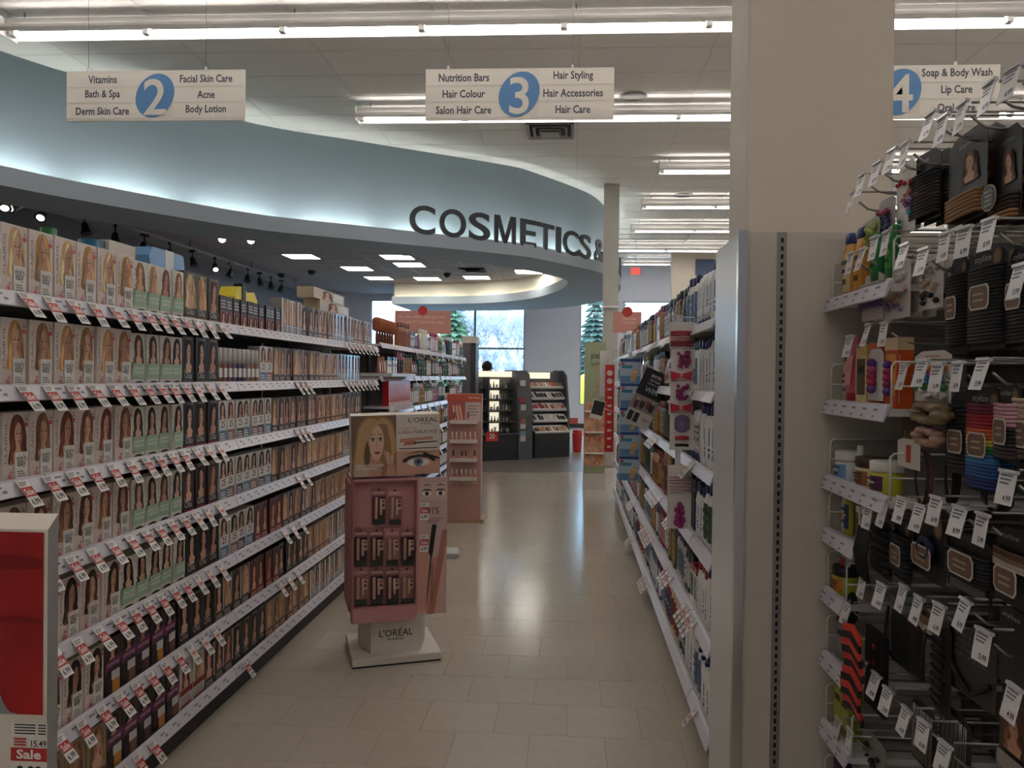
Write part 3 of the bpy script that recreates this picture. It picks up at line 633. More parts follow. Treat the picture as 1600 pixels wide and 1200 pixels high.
ROWS = [
 [('cream', 6, .1, .19, ['pale blonde','golden blonde']), ('green', 4, .086, .182, ['dark blonde','golden blonde','light brown']), ('gold', 3, .1, .192, ['pale blonde','golden blonde','brown']), ('small', 10, .0695, .13, ['auburn','brown','black']), ('foil', 4, .0775, .19, ['golden blonde']), ('brown', 3, .09, .178, ['dark brown','brown']), ('tan', 3, .09, .18, ['light brown']), ('foil', 6, .075, .185, ['brown','dark brown']), ('tan', 5, .09, .18, ['brown','light brown'])],
 [('cream', 6, .1, .19, ['golden blonde','dark blonde']), ('green', 4, .086, .182, ['brown','dark brown']), ('dark', 3, .1, .19, ['dark brown','black']), ('tube', 9, .048, .16, ['black']), ('number', 2, .08, .18, ['auburn']), ('brown', 8, .088, .182, ['golden blonde','dark blonde','brown']), ('tan', 4, .09, .175, ['golden blonde','light brown']), ('foil', 7, .075, .18, ['brown'])],
 [('cream', 6, .1, .19, ['auburn','light brown']), ('green', 4, .086, .182, ['dark brown','black']), ('darkred', 3, .1, .19, ['black','dark brown']), ('number', 7, .082, .182, ['brown','auburn','dark brown']), ('brown', 8, .086, .18, ['dark blonde','auburn','brown']), ('tan', 6, .086, .175, ['light brown','golden blonde']), ('brown', 5, .086, .18, ['dark brown'])],
 [('cream', 6, .1, .19, ['light brown','brown']), ('green', 4, .086, .182, ['brown','black']), ('darkred', 3, .1, .19, ['brown','black']), ('number', 7, .084, .182, ['dark brown','black']), ('brown', 7, .086, .18, ['golden blonde','brown']), ('tan', 7, .086, .175, ['golden blonde','dark blonde']), ('foil', 3, .08, .18, ['brown'])],
 [('cream', 5, .1, .19, ['dark brown','brown']), ('green', 5, .086, .182, ['black','dark brown']), ('dark', 3, .1, .19, ['black']), ('number', 4, .09, .182, ['brown','black']), ('maroon', 4, .088, .182, ['auburn','red']), ('brown', 6, .088, .18, ['golden blonde','dark brown']), ('tan', 8, .088, .178, ['dark blonde','light brown'])],
 [('cream', 4, .1, .19, ['black','dark brown']), ('purple', 5, .092, .19, ['dark brown','black','brown']), ('dark', 3, .1, .19, ['black']), ('brown', 4, .09, .182, ['dark brown','golden blonde']), ('maroon', 4, .09, .182, ['red','auburn']), ('dark', 5, .09, .182, ['dark brown']), ('tan', 4, .09, .178, ['golden blonde']), ('foil', 7, .085, .18, ['light brown'])],
 [('tan', 4, .1, .19, ['dark blonde']), ('purple', 5, .094, .19, ['black','dark brown']), ('whitered', 2, .1, .19, ['auburn','golden blonde']), ('brown', 3, .092, .18, ['auburn','brown']), ('dark', 4, .092, .182, ['black','brown']), ('tan', 7, .09, .175, ['golden blonde','light brown']), ('foil', 7, .088, .178, ['golden blonde','brown'])]]
XF = XL - .02                        # front faces of the boxes
m_tb = rgb((206,200,198), .35)
tube_me = {}
def cap_tube(c):
    if c not in tube_me:
        g = MB(); g.lathe([(.019, .0), (.02, .01), (.02, .085), (.019, .09)], rgb(c, .3), 12, sy=.8); g.lathe([(.02, .09), (.021, .155), (.018, .158)], m_tb, 12, sy=.85)
        g.box(-.013, .013, -.0175, -.01, .03, .07, m_w); tube_me[c] = g.mesh('hair_dye_tube')
    return tube_me[c]
START = [1.935, 1.935, 1.935, 1.935, 1.97, 1.99, 2.0]
for r, seq in enumerate(ROWS):
    y = START[r]; z = LZ[r] - .012; nb = 0
    for si, (kind, n, w, h, hairs) in enumerate(seq):
        for k in range(n):
            if y + w > 5.755: break
            hn = hairs[k % len(hairs)]; jit = random.uniform(-.006, .003)
            if kind == 'tube':
                c = [(150,96,70), (120,80,110), (70,60,90), (150,120,90)][(k//2) % 4]
                o = link('hair_dye_tube', cap_tube(c), None, (XF - .02, y + w/2, z), pi/2); tag(o, 'white capped hair dye tube beside black boxes, second shelf, %s towards windows' % count('dye'), 'tube', 'white capped dye tubes')
            else:
                o = link('hair_colour_box', boxmesh(kind, hn, k % 6 if n > 3 else k % 3, round(w - .004, 4), h), None, (XF + jit, y + w/2, z), pi/2 + random.uniform(-.025, .025))
                lb_ = DESC[kind] % hn + ', ' + SHN(r); tag(o, lb_ + ', %s towards windows' % count(lb_), 'box', '%s hair colour boxes on the %s' % (kind if kind not in ('number', 'small') else ('numbered' if kind == 'number' else 'low kit'), SHN(r)))
            yt = y + w/2
            sale = kind in ('cream', 'green') or (kind == 'purple' and r > 4)
            if sale and not (r == 6 and k > 2) or kind in ('gold', 'dark', 'darkred') and si == 2:
                hang_tag('sale' if sale else 'plain', XL + .004, yt - .01, LZ[r] - .004, 1, '%s on the %s rail of hair colour, %s towards the windows' % ('red sale price tag' if sale else 'pale pink price tag', SHN(r), count(('t', r, sale))), 'price tags on the %s' % SHN(r), .62 + random.uniform(-.08, .08))
            y += w
    for yt in {0: [4.9 + .1*k for k in range(8)], 1: [4.02, 4.1, 4.18] + [4.9 + .1*k for k in range(8)], 2: [4.02, 4.1, 4.18], 3: [4.05, 4.16], 4: [3.85, 3.97, 4.1], 5: [3.8, 3.92, 4.04], 6: [2.15, 2.3, 2.45, 3.4]}[r]:
        hang_tag('sale' if r in (6,) else 'plain', XL + .004, yt, LZ[r] - .004, 1, ('small red and white price tag' if r == 6 else 'small pale price tag') + ' far along the %s rail, %s towards the windows' % (SHN(r), count(('u', r))), 'far price tags on the %s' % SHN(r))

# boxes lying and packs standing on top, on the far side of the hair colour shelving
bt = 1.70
topshelf = thing('gondola_shelving', 'reverse side top shelf behind the hair colour boxes', 'shelving', (XL - .6, 3.6, 0))
MB().box(-.16, .13, -2.2, 2.16, 1.675, 1.70, m_shelf).build('shelf', topshelf); MB().box(-.16, -.13, -2.2, 2.16, 0, 1.675, m_shback).build('back_panel', topshelf)
def on_top(px): return on(0, XL - .6, px, 400).y
def topz(px, py): return on(0, XL - .5, px, py).z
def tissue(name):
    g = MB(); w, h, d = .30, .085, .12; pr = [(0, 0), (w, 0), (w + .012, h*.3), (w, h*.92), (w*.93, h), (.02, h), (-.012, h*.5)]
    g.prism([(x, -d/2, z) for x, z in pr], (0, d, 0), rgb((110,160,206), .3)); g.prism([(.13, -d/2 - .002, .0), (.2, -d/2 - .002, 0), (.205, -d/2 - .002, h + .003), (.125, -d/2 - .002, h + .003)], (0, d + .004, 0), rgb((206,206,206), .3))
    return g
for nm, label, cat, px, g, zoff in [
    ('tissue_pack', 'blue wrapped tissue pack with white band on top of the shelving', 'pack', 212, tissue(''), .17),]:
    o = g.build(nm, None, (XL - .52, on_top(px) - .12, bt), pi/2); tag(o, label, cat)
def shim(name, label, py0, py1, h, c): tag(MB().box(XL - .62, XL - .5, py0, py1, bt, bt + h, rgb(c, .4)).build(name), label, 'box')
for o in bpy.data.objects:
    if o.name.startswith('tissue_pack'): o.location.z = topz(215, 382) - .085
shim('storage_box', 'plain grey carton under the blue tissue pack', on_top(192), on_top(240), topz(215, 382) - .085 - bt, (170,160,150))
shim('storage_box', 'tall cream carton standing behind the pink portrait boxes', on_top(135), on_top(178), topz(150, 368) - bt, (206,196,182))
g = MB(); g.lathe([(.05, 0), (.05, .16), (.03, .19), (.03, topz(55, 344) - bt)], rgb((40,110,60), .3), 14); tag(g.build('green_bottle', None, (XL - .56, on_top(60), bt)), 'green bottle standing behind the first cream boxes', 'bottle')
g = MB(); g.lathe([(.055, 0), (.058, .1), (.05, topz(124, 364) - bt)], rgb((30,96,126), .3), 14); tag(g.build('teal_jar', None, (XL - .56, on_top(128), bt)), 'dark teal jar standing beside the cream carton', 'jar')
g = MB(); pr = [(0, 0), (.3, 0), (.31, .05), (.26, .1), (.17, .085), (.1, .12), (.02, .11), (-.01, .05)]; g.prism([(x, -.05, z) for x, z in pr], (0, .1, 0), rgb((226,206,50), .4))
zy = topz(356, 441) - .12; shim('storage_box', 'plain carton under the crumpled yellow bag', on_top(338), on_top(376), zy - bt, (150,140,126)); yb = g.build('yellow_bag', None, (XL - .55, on_top(343), zy), pi/2); tag(yb, 'crumpled yellow bag lying on the shelving top', 'bag'); MB().box(.08, .13, -.055, .0, .03, .135, m_black).build('black_clip', yb)
m_lie = rgb((196,178,150), .4)
for k, (a, b, z0, w) in enumerate([(444, 497, 1.70 + .165, .2), (455, 505, 1.70 + .075, .2), (395, 425, 1.70 + .05, .15), (425, 450, 1.70 + .06, .15)]):
    ya, yb_ = on(0, XL - .2, a, 460).y, on(0, XL - .2, b, 460).y; z0 = [1.89, 1.826, 1.80, 1.80][k]
    g = MB(); L = yb_ - ya; g.box(-.1, .0, 0, L, 0, .062, m_lie); P = lambda u, v, q: (.0004 + .0003*q, u, v)
    portrait(g, P, L*.25, .004, L*.35, .055, HAIR['light brown'], SK[0], k); g.poly([P(L*.62, .008, 1), P(L*.95, .008, 1), P(L*.95, .056, 1), P(L*.62, .056, 1)], m_w)
    if k < 2:
        o = g.build('hair_colour_box', None, (XF - .005, ya, LZ[0] - .012 + (.182 if k == 1 else .245))); tag(o, ['cream hair colour box lying on its side, uppermost on the top shelf', 'cream hair colour box lying on its side under another lying box'][k], 'box')
# ================================================================ bottles, tubes and packs
PROT = {}
def oval(mb, prof, m, seg=14, sy=.6): mb.lathe(prof, m, seg, sy=sy)
def bottle_parts(kind, body, cap, lab):
    """dict of part name -> mesh; the part '' is the thing's own body, front to -y"""
    k = (kind, body, cap, lab)
    if k in PROT: return PROT[k]
    B, Cp, Lb = MB(), MB(), MB(); mb, mc, ml = rgb(body, .28), rgb(cap, .3), rgb(lab, .4); ink = rgb((70,100,160) if sum(lab) > 660 else tuple(max(20, x*.45) for x in lab))
    def face(w, z0, z1, d, hx):     # curved label on the front of an oval body
        n = 5; q = []
        for i in range(n + 1):
            a = -pi/2 - .85 + 1.7*i/n; q.append((cos(a)*(w + .0006), sin(a)*(d + .0006)))
        for (a, b), (c, e) in zip(q, q[1:]): Lb.add([(a, b, z0), (c, e, z0), (c, e, z1), (a, b, z1)], [(0,1,2,3)], ml)
        for j, (f0, f1, s) in enumerate([(.72, .84, .8), (.5, .6, .6), (.2, .34, .5)] if sum(lab) < 660 else [(.45, .92, .22), (.3, .36, .5), (.08, .24, .34)]):
            za, zb = z0 + (z1 - z0)*f0, z0 + (z1 - z0)*f1; Lb.add([(-w*s*.7, -d - .0012, za), (w*s*.7, -d - .0012, za), (w*s*.7, -d - .0012, zb), (-w*s*.7, -d - .0012, zb)], [(0,1,2,3)], ink if j != 1 else rgb(cap))
    if kind == 'shampoo':           # tall oval flip-top
        oval(B, [(.028, 0), (.033, .008), (.034, .1), (.032, .155), (.024, .178), (.018, .182)], mb); oval(Cp, [(.024, .18), (.026, .184), (.024, .215), (.019, .22)], mc, 12, .62); face(.0338, .03, .145, .0205, 0)
    elif kind == 'bigshampoo':
        oval(B, [(.034, 0), (.04, .01), (.041, .12), (.038, .18), (.026, .205), (.02, .21)], mb); oval(Cp, [(.027, .208), (.029, .212), (.027, .24), (.021, .247)], mc, 12, .62); face(.0408, .03, .17, .0246, 0)
    elif kind == 'capdown':         # conditioner standing on its cap
        oval(Cp, [(.03, 0), (.031, .03), (.03, .035)], mc, 14, .62); oval(B, [(.03, .035), (.035, .06), (.037, .12), (.033, .18), (.02, .215), (.006, .222)], mb); face(.0366, .07, .17, .022, 0)
    elif kind == 'pump':
        B.lathe([(.036, 0), (.038, .01), (.038, .15), (.03, .172), (.014, .178)], mb, 14); Cp.lathe([(.015, .178), (.015, .2), (.006, .202), (.006, .225)], mc, 10); Cp.box(-.008, .008, -.05, .012, .222, .234, mc); face(.0384, .03, .14, .0384, 0)
    elif kind == 'can':
        B.lathe([(.026, 0), (.027, .004), (.027, .17), (.022, .182)], mb, 14); Cp.lathe([(.023, .18), (.024, .184), (.023, .215), (.016, .222)], mc, 12); face(.0272, .04, .15, .0272, 0)
    elif kind == 'tube':
        oval(Cp, [(.022, 0), (.023, .025), (.022, .028)], mc, 12, .8); n = 12; v = []
        for z, rx, ry in [(.028, .024, .019), (.09, .026, .013), (.165, .028, .002)]:
            for i in range(n): a = 2*pi*i/n; v.append((cos(a)*rx, sin(a)*ry, z))
        B.add(v, [(j*n + i, j*n + (i+1) % n, (j+1)*n + (i+1) % n, (j+1)*n + i) for j in range(2) for i in range(n)] + [tuple(2*n + i for i in range(n))], mb, True)
        Lb.add([(-.016, -.0185, .045), (.016, -.0185, .045), (.017, -.0115, .12), (-.017, -.0115, .12)], [(0,1,2,3)], ml)
    elif kind == 'jar':
        B.lathe([(.036, 0), (.04, .006), (.04, .055), (.036, .06)], mb, 16); Cp.lathe([(.041, .06), (.042, .064), (.042, .085), (.039, .088)], mc, 16); face(.0402, .012, .05, .0402, 0)
    elif kind == 'pack':            # hanging or standing carton
        B.box(-.03, .03, -.02, .02, 0, .17, mb); Cp.box(-.0302, .0302, -.0202, .0202, .14, .1702, mc); Lb.box(-.024, .024, -.0208, -.0202, .03, .13, ml); Lb.box(-.018, .018, -.0212, -.0208, .09, .11, ink)
    PROT[k] = {'': B.mesh(kind), 'cap': Cp.mesh('cap'), 'label': Lb.mesh('label')}; return PROT[k]
JOIN = {}
def bottle(name, kind, body, cap, lab, loc, rz, label, cat, group, parts=True, sc=1.0):
    ps = bottle_parts(kind, body, cap, lab)
    if parts:
        o = link(name, ps[''], None, loc, rz); o.scale = (sc, sc, sc)
        for n in ('cap', 'label'):
            if len(ps[n].vertices): link({'pack': 'top_flap'}.get(kind, 'cap') if n == 'cap' else n, ps[n], o)
    else:
        k = (kind, body, cap, lab)
        if k not in JOIN:
            g = MB()
            for me in ps.values():
                for p in me.polygons: pass
                base = len(g.v); g.v += [tuple(v.co) for v in me.vertices]
                for p in me.polygons: g.f.append(tuple(base + i for i in p.vertices)); g.m.append(g.mi(me.materials[p.material_index])); g.sm.append(p.use_smooth)
            JOIN[k] = g.mesh(kind)
        o = link(name, JOIN[k], None, loc, rz); o.scale = (sc, sc, sc)
    return tag(o, label, cat, group)
CN = {(232,230,226): 'white', (30,44,96): 'navy', (28,26,28): 'black', (110,48,30): 'brown', (150,92,46): 'amber', (150,34,38): 'red', (66,92,66): 'green', (84,112,140): 'blue', (170,138,74): 'golden', (200,196,188): 'silver', (98,62,104): 'purple', (186,132,144): 'pink', (60,66,70): 'charcoal', (164,88,56): 'orange', (54,84,88): 'teal', (222,206,170): 'cream', (96,86,60): 'olive'}
W_, NV, BK, BR, AM, RD, GN, BL, GO, SI, PU, PI_, CH, ORG, TE, CR, OL = CN.keys()
KW = {'shampoo': ('shampoo_bottle', 'shampoo bottle', 'bottle', .074), 'bigshampoo': ('shampoo_bottle', 'large shampoo bottle', 'bottle', .088), 'capdown': ('conditioner_bottle', 'upturned conditioner bottle', 'bottle', .08), 'pump': ('pump_bottle', 'pump bottle', 'bottle', .082), 'can': ('spray_can', 'hair spray can', 'can', .06), 'tube': ('hair_cream_tube', 'hair cream tube', 'tube', .062), 'jar': ('hair_mask_jar', 'hair mask jar', 'jar', .09), 'pack': ('hair_product_carton', 'hair product carton', 'carton', .068)}
def lbl(body, ds, cap, lab, where):
    s = '%s %s, %s cap, %s label, %s' % (CN[body], ds, CN[cap], CN[lab], where); return s + ', %s towards windows' % count(s)
def fill_row(seq, X, sgn, y0, y1, z, where, parts_to, dens=1.0, sc=1.0):
    y = y0; i = 0; rz = pi/2 if sgn > 0 else -pi/2
    while y < y1 - .03:
        kind, body, cap, lab, n = seq[min(i, len(seq) - 1)] if i < len(seq) else seq[len(seq)//2 + (i - len(seq)) % max(1, len(seq) - len(seq)//2)]
        nm, ds, cat, w = KW[kind]; w *= dens*sc
        for k in range(n):
            if y + w > y1: return
            bottle(nm, kind, body, cap, lab, (X - sgn*(.035 if kind in ('jar', 'pump') else .026)*sc - sgn*random.uniform(.0, .006), y + w/2, z), rz + random.uniform(-.12, .12), lbl(body, ds, cap, lab, where), cat, '%s %ss %s' % (CN[body], nm.replace('_', ' '), where), y < parts_to, sc*random.uniform(.97, 1.02))
            y += w
        i += 1
R1 = [
 [('bigshampoo',W_,NV,W_,3),('capdown',W_,NV,W_,4),('bigshampoo',W_,NV,BL,3),('shampoo',BK,BK,CH,3),('can',BR,BK,GO,3),('shampoo',CH,BK,SI,4),('shampoo',NV,NV,SI,3),('can',ORG,BR,GO,3),('pack',GN,BK,W_,2),('shampoo',BR,RD,GO,4),('tube',SI,W_,BL,4),('bigshampoo',BL,W_,W_,3),('can',GO,BK,BR,4)],
 [('bigshampoo',W_,NV,W_,3),('shampoo',W_,NV,W_,4),('shampoo',W_,NV,BL,3),('bigshampoo',NV,W_,SI,3),('pack',SI,BL,W_,3),('shampoo',CR,GO,AM,4),('tube',W_,CH,PI_,3),('shampoo',AM,BK,GO,4),('capdown',TE,W_,W_,4),('can',SI,BK,BL,3),('bigshampoo',GN,W_,W_,3)],
 [('bigshampoo',W_,NV,W_,2),('bigshampoo',W_,NV,W_,3),('capdown',W_,NV,SI,3),('shampoo',TE,BK,GN,3),('shampoo',CH,BK,GN,3),('bigshampoo',RD,BK,BR,4),('shampoo',BK,BK,GN,4),('shampoo',BR,RD,GO,3),('pump',AM,BK,GO,4),('bigshampoo',ORG,BR,GO,3),('capdown',GN,W_,W_,4)],
 [('capdown',W_,NV,W_,2),('bigshampoo',W_,NV,GN,2),('shampoo',W_,NV,W_,3),('shampoo',BK,BK,TE,3),('bigshampoo',TE,BK,GN,3),('bigshampoo',OL,BK,GO,4),('bigshampoo',AM,GO,BR,4),('shampoo',RD,RD,GO,3),('pump',GO,BR,AM,4),('bigshampoo',GN,GN,W_,4)],
 [('bigshampoo',W_,NV,W_,3),('shampoo',W_,RD,W_,3),('pack',W_,RD,GN,2),('shampoo',CH,BK,SI,3),('shampoo',SI,NV,BL,4),('bigshampoo',OL,BK,GO,3),('shampoo',BL,NV,W_,3),('bigshampoo',RD,RD,PI_,3),('shampoo',TE,BL,W_,3),('bigshampoo',AM,RD,GO,4),('shampoo',PU,PU,W_,3)],
 [('bigshampoo',PI_,CH,W_,1),('pump',W_,NV,W_,3),('bigshampoo',W_,NV,BL,2),('bigshampoo',W_,NV,W_,3),('capdown',SI,CH,BL,3),('bigshampoo',CR,NV,RD,3),('shampoo',RD,W_,NV,3),('shampoo',SI,NV,BL,3),('bigshampoo',PU,NV,W_,3),('shampoo',BL,NV,W_,4),('bigshampoo',GN,W_,W_,3)]]
for r, seq in enumerate(R1):
    wh = '%s shampoo shelf' % (ORD[r] if r < 5 else 'lowest')
    fill_row(seq, XR + .018, -1, 2.80, 5.2, RZ[r] - .012, wh, 4.6); fill_row(seq[4:], XR + .018, -1, 5.22, 9.15, RZ[r] - .012, 'far ' + wh, 0, 1.45)
    for y0, n in {0: [(3.9, 3), (4.6, 4), (5.6, 4)], 1: [(3.6, 2), (5.4, 4)], 2: [(3.2, 2), (4.5, 6), (6.2, 4)], 3: [(3.7, 3), (4.3, 8), (6.4, 5)], 4: [(3.1, 5), (3.8, 4), (4.7, 8), (6, 5)], 5: [(3.05, 1), (4.9, 5), (6.2, 4)]}[r]:
        for k in range(n): hang_tag('sale' if r > 3 and k % 2 else 'plain', XR - .004, y0 + .062*k, RZ[r] - .004, -1, 'small price tag tilted out from the %s shampoo rail, %s towards the windows' % (ORD[r] if r < 5 else 'lowest', count(('v', r))), 'price tags on the shampoo shelving, shelf %s' % ORD[r], .7)
L2 = [
 [('can',AM,BR,ORG,6),('pack',BK,BK,SI,2),('tube',PU,PU,PI_,4),('can',CR,SI,W_,4),('tube',BL,W_,W_,3),('shampoo',PI_,RD,W_,4),('can',GO,W_,GN,3),('tube',SI,W_,BK,4),('can',BK,SI,CH,5),('pack',BR,GO,CR,3)],
 [('tube',ORG,RD,CR,3),('pack',CR,BK,W_,4),('can',RD,PI_,BK,3),('shampoo',AM,BK,GO,4),('tube',RD,GO,W_,3),('pump',TE,W_,GN,4),('shampoo',GO,BR,W_,3),('can',CH,GO,SI,5)],
 [('can',RD,BK,W_,2),('can',GN,W_,W_,3),('shampoo',AM,W_,GO,3),('pump',GN,SI,W_,4),('shampoo',PU,W_,PI_,4),('capdown',TE,NV,W_,4),('jar',CR,SI,PI_,3)],
 [('shampoo',BK,GN,TE,4),('pump',TE,W_,GN,4),('shampoo',BR,W_,GO,4),('capdown',BL,NV,W_,5)],
 [('shampoo',TE,GN,W_,4),('pump',GN,BK,W_,4),('shampoo',AM,BR,CR,4)], [('shampoo',BL,W_,W_,4),('pump',NV,BK,W_,4)], [('bigshampoo',GN,BK,W_,4),('shampoo',CH,BK,W_,4)]]
for r, seq in enumerate(L2):
    fill_row(seq, XL - .012, 1, [6.55, 5.9, 7.05, 5.9, 7.6, 7.9, 7.9][r], 10.55, LZ2[r] - .012, 'far %s styling shelf' % ORD[r], 0, 1.35, 1.0)
    for k in range([14, 9, 6, 8, 8, 6, 0][r]): hang_tag('plain', XL + .004, 7.1 + .24*k + .1*(k % 3), LZ2[r] - .004, 1, 'small white price tag on the far %s styling rail, %s towards the windows' % (ORD[r], count(('w', r))), 'price tags on the far styling shelving, shelf %s' % ORD[r], .5)
# round hair brushes hanging heads up at the start of the far run
for k in range(7):
    b = thing('hair_brush', 'round orange brown hair brush on the far top shelf, %s towards the windows' % nth(k), 'brush', (XL - .05, 5.93 + .085*k, LZ2[0] - .012), 0, 'round brushes on the far top shelf')
    MB().lathe([(.012, 0), (.014, .05), (.009, .1)], rgb((120,60,36), .4), 8).build('handle', b)
    g = MB(); g.lathe([(.018, .1), (.037, .112), (.04, .185), (.03, .205), (.008, .212)], mat('bristles', (168,96,62), .8, var=.3, scale=150, bump=.6), 12); g.build('bristle_head', b)
# red boxes on their own tray
tr = thing('promotion_tray', 'white tray of red boxes clipped before the far styling shelving', 'tray', (XL - .05, 6.35, 1.2)); MB().box(-.1, .1, -.42, .42, -.02, 0, m_shelf).build('tray_base', tr); MB().box(.1, .115, -.42, .42, -.045, .01, m_rail).build('price_rail', tr)
g = MB(); g.box(-.033, .033, 0, .05, 0, .2, rgb((188,38,44), .3)); g.box(-.012, .0, -.0006, 0, .04, .19, m_w); g.box(-.022, .026, -.0006, 0, .01, .03, m_w); g.box(.008, .02, -.0006, 0, .06, .17, rgb((226,150,150))); rb = g.mesh('red_carton')
for k in range(11): tag(link('red_carton', rb, None, (XL + .04, 6.0 + .073*k, 1.2), pi/2), 'narrow red and white carton in the promotion tray, %s towards the windows' % nth(k), 'carton', 'red cartons in the tray')
MB().box(-.12, .13, -.45, .45, .235, .26, m_shelf).build('canopy_shelf', tr)
# ================================================================ hanging aisle signs
m_sign = mat('sign board', (226,220,208), .6, var=.015, scale=5); m_strip = mat('sign strip', (232,226,214), .5); m_signblue = rgb((92,140,190), .5); m_signink = rgb((74,78,90), .5)
def aisle_sign(num, x, z, left, right, label, Y=4.98):
    W, H = 1.222, .333; s = thing('aisle_sign', label, 'sign', (x, Y, z)); P = lambda u, v, k: (u - W/2, -.006 - .0006*k, v)
    MB().box(-W/2, W/2, -.006, .006, 0, H, m_sign).build('board', s)
    for side, col in ((0, left), (1, right)):
        for r, t in enumerate(col):
            u0, u1 = (.0, .46) if side == 0 else (.6, 1.0); v1 = (.95 - r*.315)*H; v0 = v1 - .27*H
            g = MB(); g.box(u0*W - W/2 + .002, u1*W - W/2 - .002, -.0075, -.006, v0, v1, m_strip)
            if t:
                v, f, asp = text_geo(t, .02); low = any(ch in t for ch in 'pgy'); h = .2*H*(1.0 if low else .78); w = h*asp*.8
                uc = (.205 if side == 0 else .785)*W
                g.text(t, P, uc - w/2, v0 + (.02 if low else .035)*H + .012, w, h, m_signink, 'b', .02, k=4)
            g.build('name_strip', s)
    e = MB(); q = []
    for i in range(36):
        a = 2*pi*i/36; u, v = .125*cos(a), .152*sin(a); t = -.55; q.append(P(.5*W + u*cos(t) - v*sin(t), .5*H + u*sin(t) + v*cos(t), 5))
    e.poly(q, m_signblue); e.build('number_disc', s)
    n = MB(); v, f, asp = text_geo(num, .012, 8); h = .72*H; n.text(num, P, .5*W - h*asp*.5, .11*H, h*asp, h, m_sign, 'b', .012, k=7, res=8); n.build('numeral', s)
    for u in (-.38, .28):
        MB().tube([(u*W, 0, H), (u*W, 0, Z_CEIL - z)], .0016, m_steel, 5).build('cable', s); MB().box(u*W - .006, u*W + .006, -.008, .008, H - .01, H + .02, m_white).build('cable_clip', s)
aisle_sign('2', -2.79, 3.12, ['Vitamins', 'Bath & Spa', 'Derm Skin Care'], ['Facial Skin Care', 'Acne', 'Body Lotion'], 'hanging aisle sign with numeral two in a blue disc, skin care words')
aisle_sign('3', -.363, 3.108, ['Nutrition Bars', 'Hair Colour', 'Salon Hair Care'], ['Hair Styling', 'Hair Accessories', 'Hair Care'], 'hanging aisle sign with numeral three in a blue disc, hair care words')
aisle_sign('4', 2.035, 3.10, ['', '', ''], ['Soap & Body Wash', 'Lip Care', 'Oral Care'], 'hanging aisle sign with numeral four in a blue disc, partly behind the column')

# ================================================================ red promotional display at the near left
f0 = on(1, 1.1, 75, 828); f1 = on(1, 1.145, 91, 803); zb = on(1, 1.1, 40, 1116).z
pd = thing('promotion_display', 'pale display stand with red picture panel and sale ticket', 'display', (f0.x - .25, 1.14, 0))
ox, oy = f0.x - .25, 1.14; xr, xb, zt, zt2 = f0.x - ox, f1.x - ox, f0.z, f1.z
g = MB(); m_pd = mat('display board', (226,216,200), .55); m_pds = mat('display edge', (150,146,144), .5)
v = [(-.3, -.04, 0), (xr, -.04, 0), (xr, -.04, zt), (-.3, -.04, zt), (-.34, .005, 0), (xb, .005, 0), (xb, .005, zt2), (-.34, .005, zt2), (-.34, .0061, 0), (xb, .0061, 0), (xb, .0061, zt2 - .0), (-.34, .0061, zt2)]
g.add(v, [(0,1,2,3), (3,2,6,7), (7,6,10,11), (8,11,10,9)], m_pd); g.add(v, [(1,5,6,2), (5,9,10,6), (4,0,3,7), (8,4,7,11)], m_pds); g.build('stand_body', pd)
P = lambda u, v, k: (u, -.0405 - .0004*k, v); g = MB(); m_rp = mat('red satin print', (170,30,28), .55, var=.25, scale=7); z0 = zb; z1 = zt - .004
g.poly([P(-.28, z0, 1), P(xr - .006, z0, 1), P(xr - .006, z1, 1), P(-.28, z1, 1)], m_rp)
h = z1 - z0; xw = xr - .006; m_fold = rgb((134,22,22), .6)
for n_, (a, b, c) in enumerate([(.9, .82, .05), (.72, .8, .035), (.6, .5, .03)]):
    q = smooth([(-.26, a), (-.15, a + .03), (-.06, (a + b)/2), (xw - .012, b), (xw - .03, b + c), (-.06, (a + b)/2 + c*1.3), (-.15, a + .03 + c), (-.26, a + c*.6)]); g.poly([P(u, z0 + h*v, 2 + n_*.5) for u, v in clip01(q, -.278, xw - .002)], m_fold)
g.poly([P(-.28, z0, 3)] + [P(xw - .062 - .19*(t/8)**.5 if False else xw - .034 - .045*math.sqrt(t/8), z0 + h*.33*(t/8)**1.6, 3) for t in range(9)] + [P(-.28, z0 + h*.45, 3)], rgb((150,146,144), .5)); g.build('picture_panel', pd)
tk = MB(); a = on(1, 1.1, 18, 1128); b = on(1, 1.1, 74, 1230); u0, u1, v1, v0 = a.x - ox, b.x - ox, a.z, b.z; w_, h_ = u1 - u0, v1 - v0
def rect(c, d, e, f_, m, k): tk.poly([P(u0 + c*w_, v1 - f_*h_, k), P(u0 + d*w_, v1 - f_*h_, k), P(u0 + d*w_, v1 - e*h_, k), P(u0 + c*w_, v1 - e*h_, k)], m)
rect(0, 1, 0, 1, rgb((232,226,214)), 1)
for i in range(4): rect(.1, .68, .02 + i*.045, .04 + i*.045, m_ink, 2); rect(.75, .97, .02 + i*.045, .04 + i*.045, m_ink, 2)
rect(.05, .45, .22, .38, m_pale, 2)
for i in range(3): rect(.1, .42, .24 + i*.045, .265 + i*.045, m_red, 3)
tk.text('15.49', P, u0 + .56*w_, v1 - .37*h_, .42*w_, .1*h_, m_ink, 'b', k=2); rect(0, 1, .39, .6, m_red, 2); tk.text('Sale', P, u0 + .16*w_, v1 - .565*h_, .68*w_, .15*h_, rgb((240,234,226)), 'b', .03, k=3); tk.text('9.99', P, u0 + .16*w_, v1 - .87*h_, .7*w_, .2*h_, m_ink, 'b', .03, k=2)
tk.build('sale_ticket', pd)

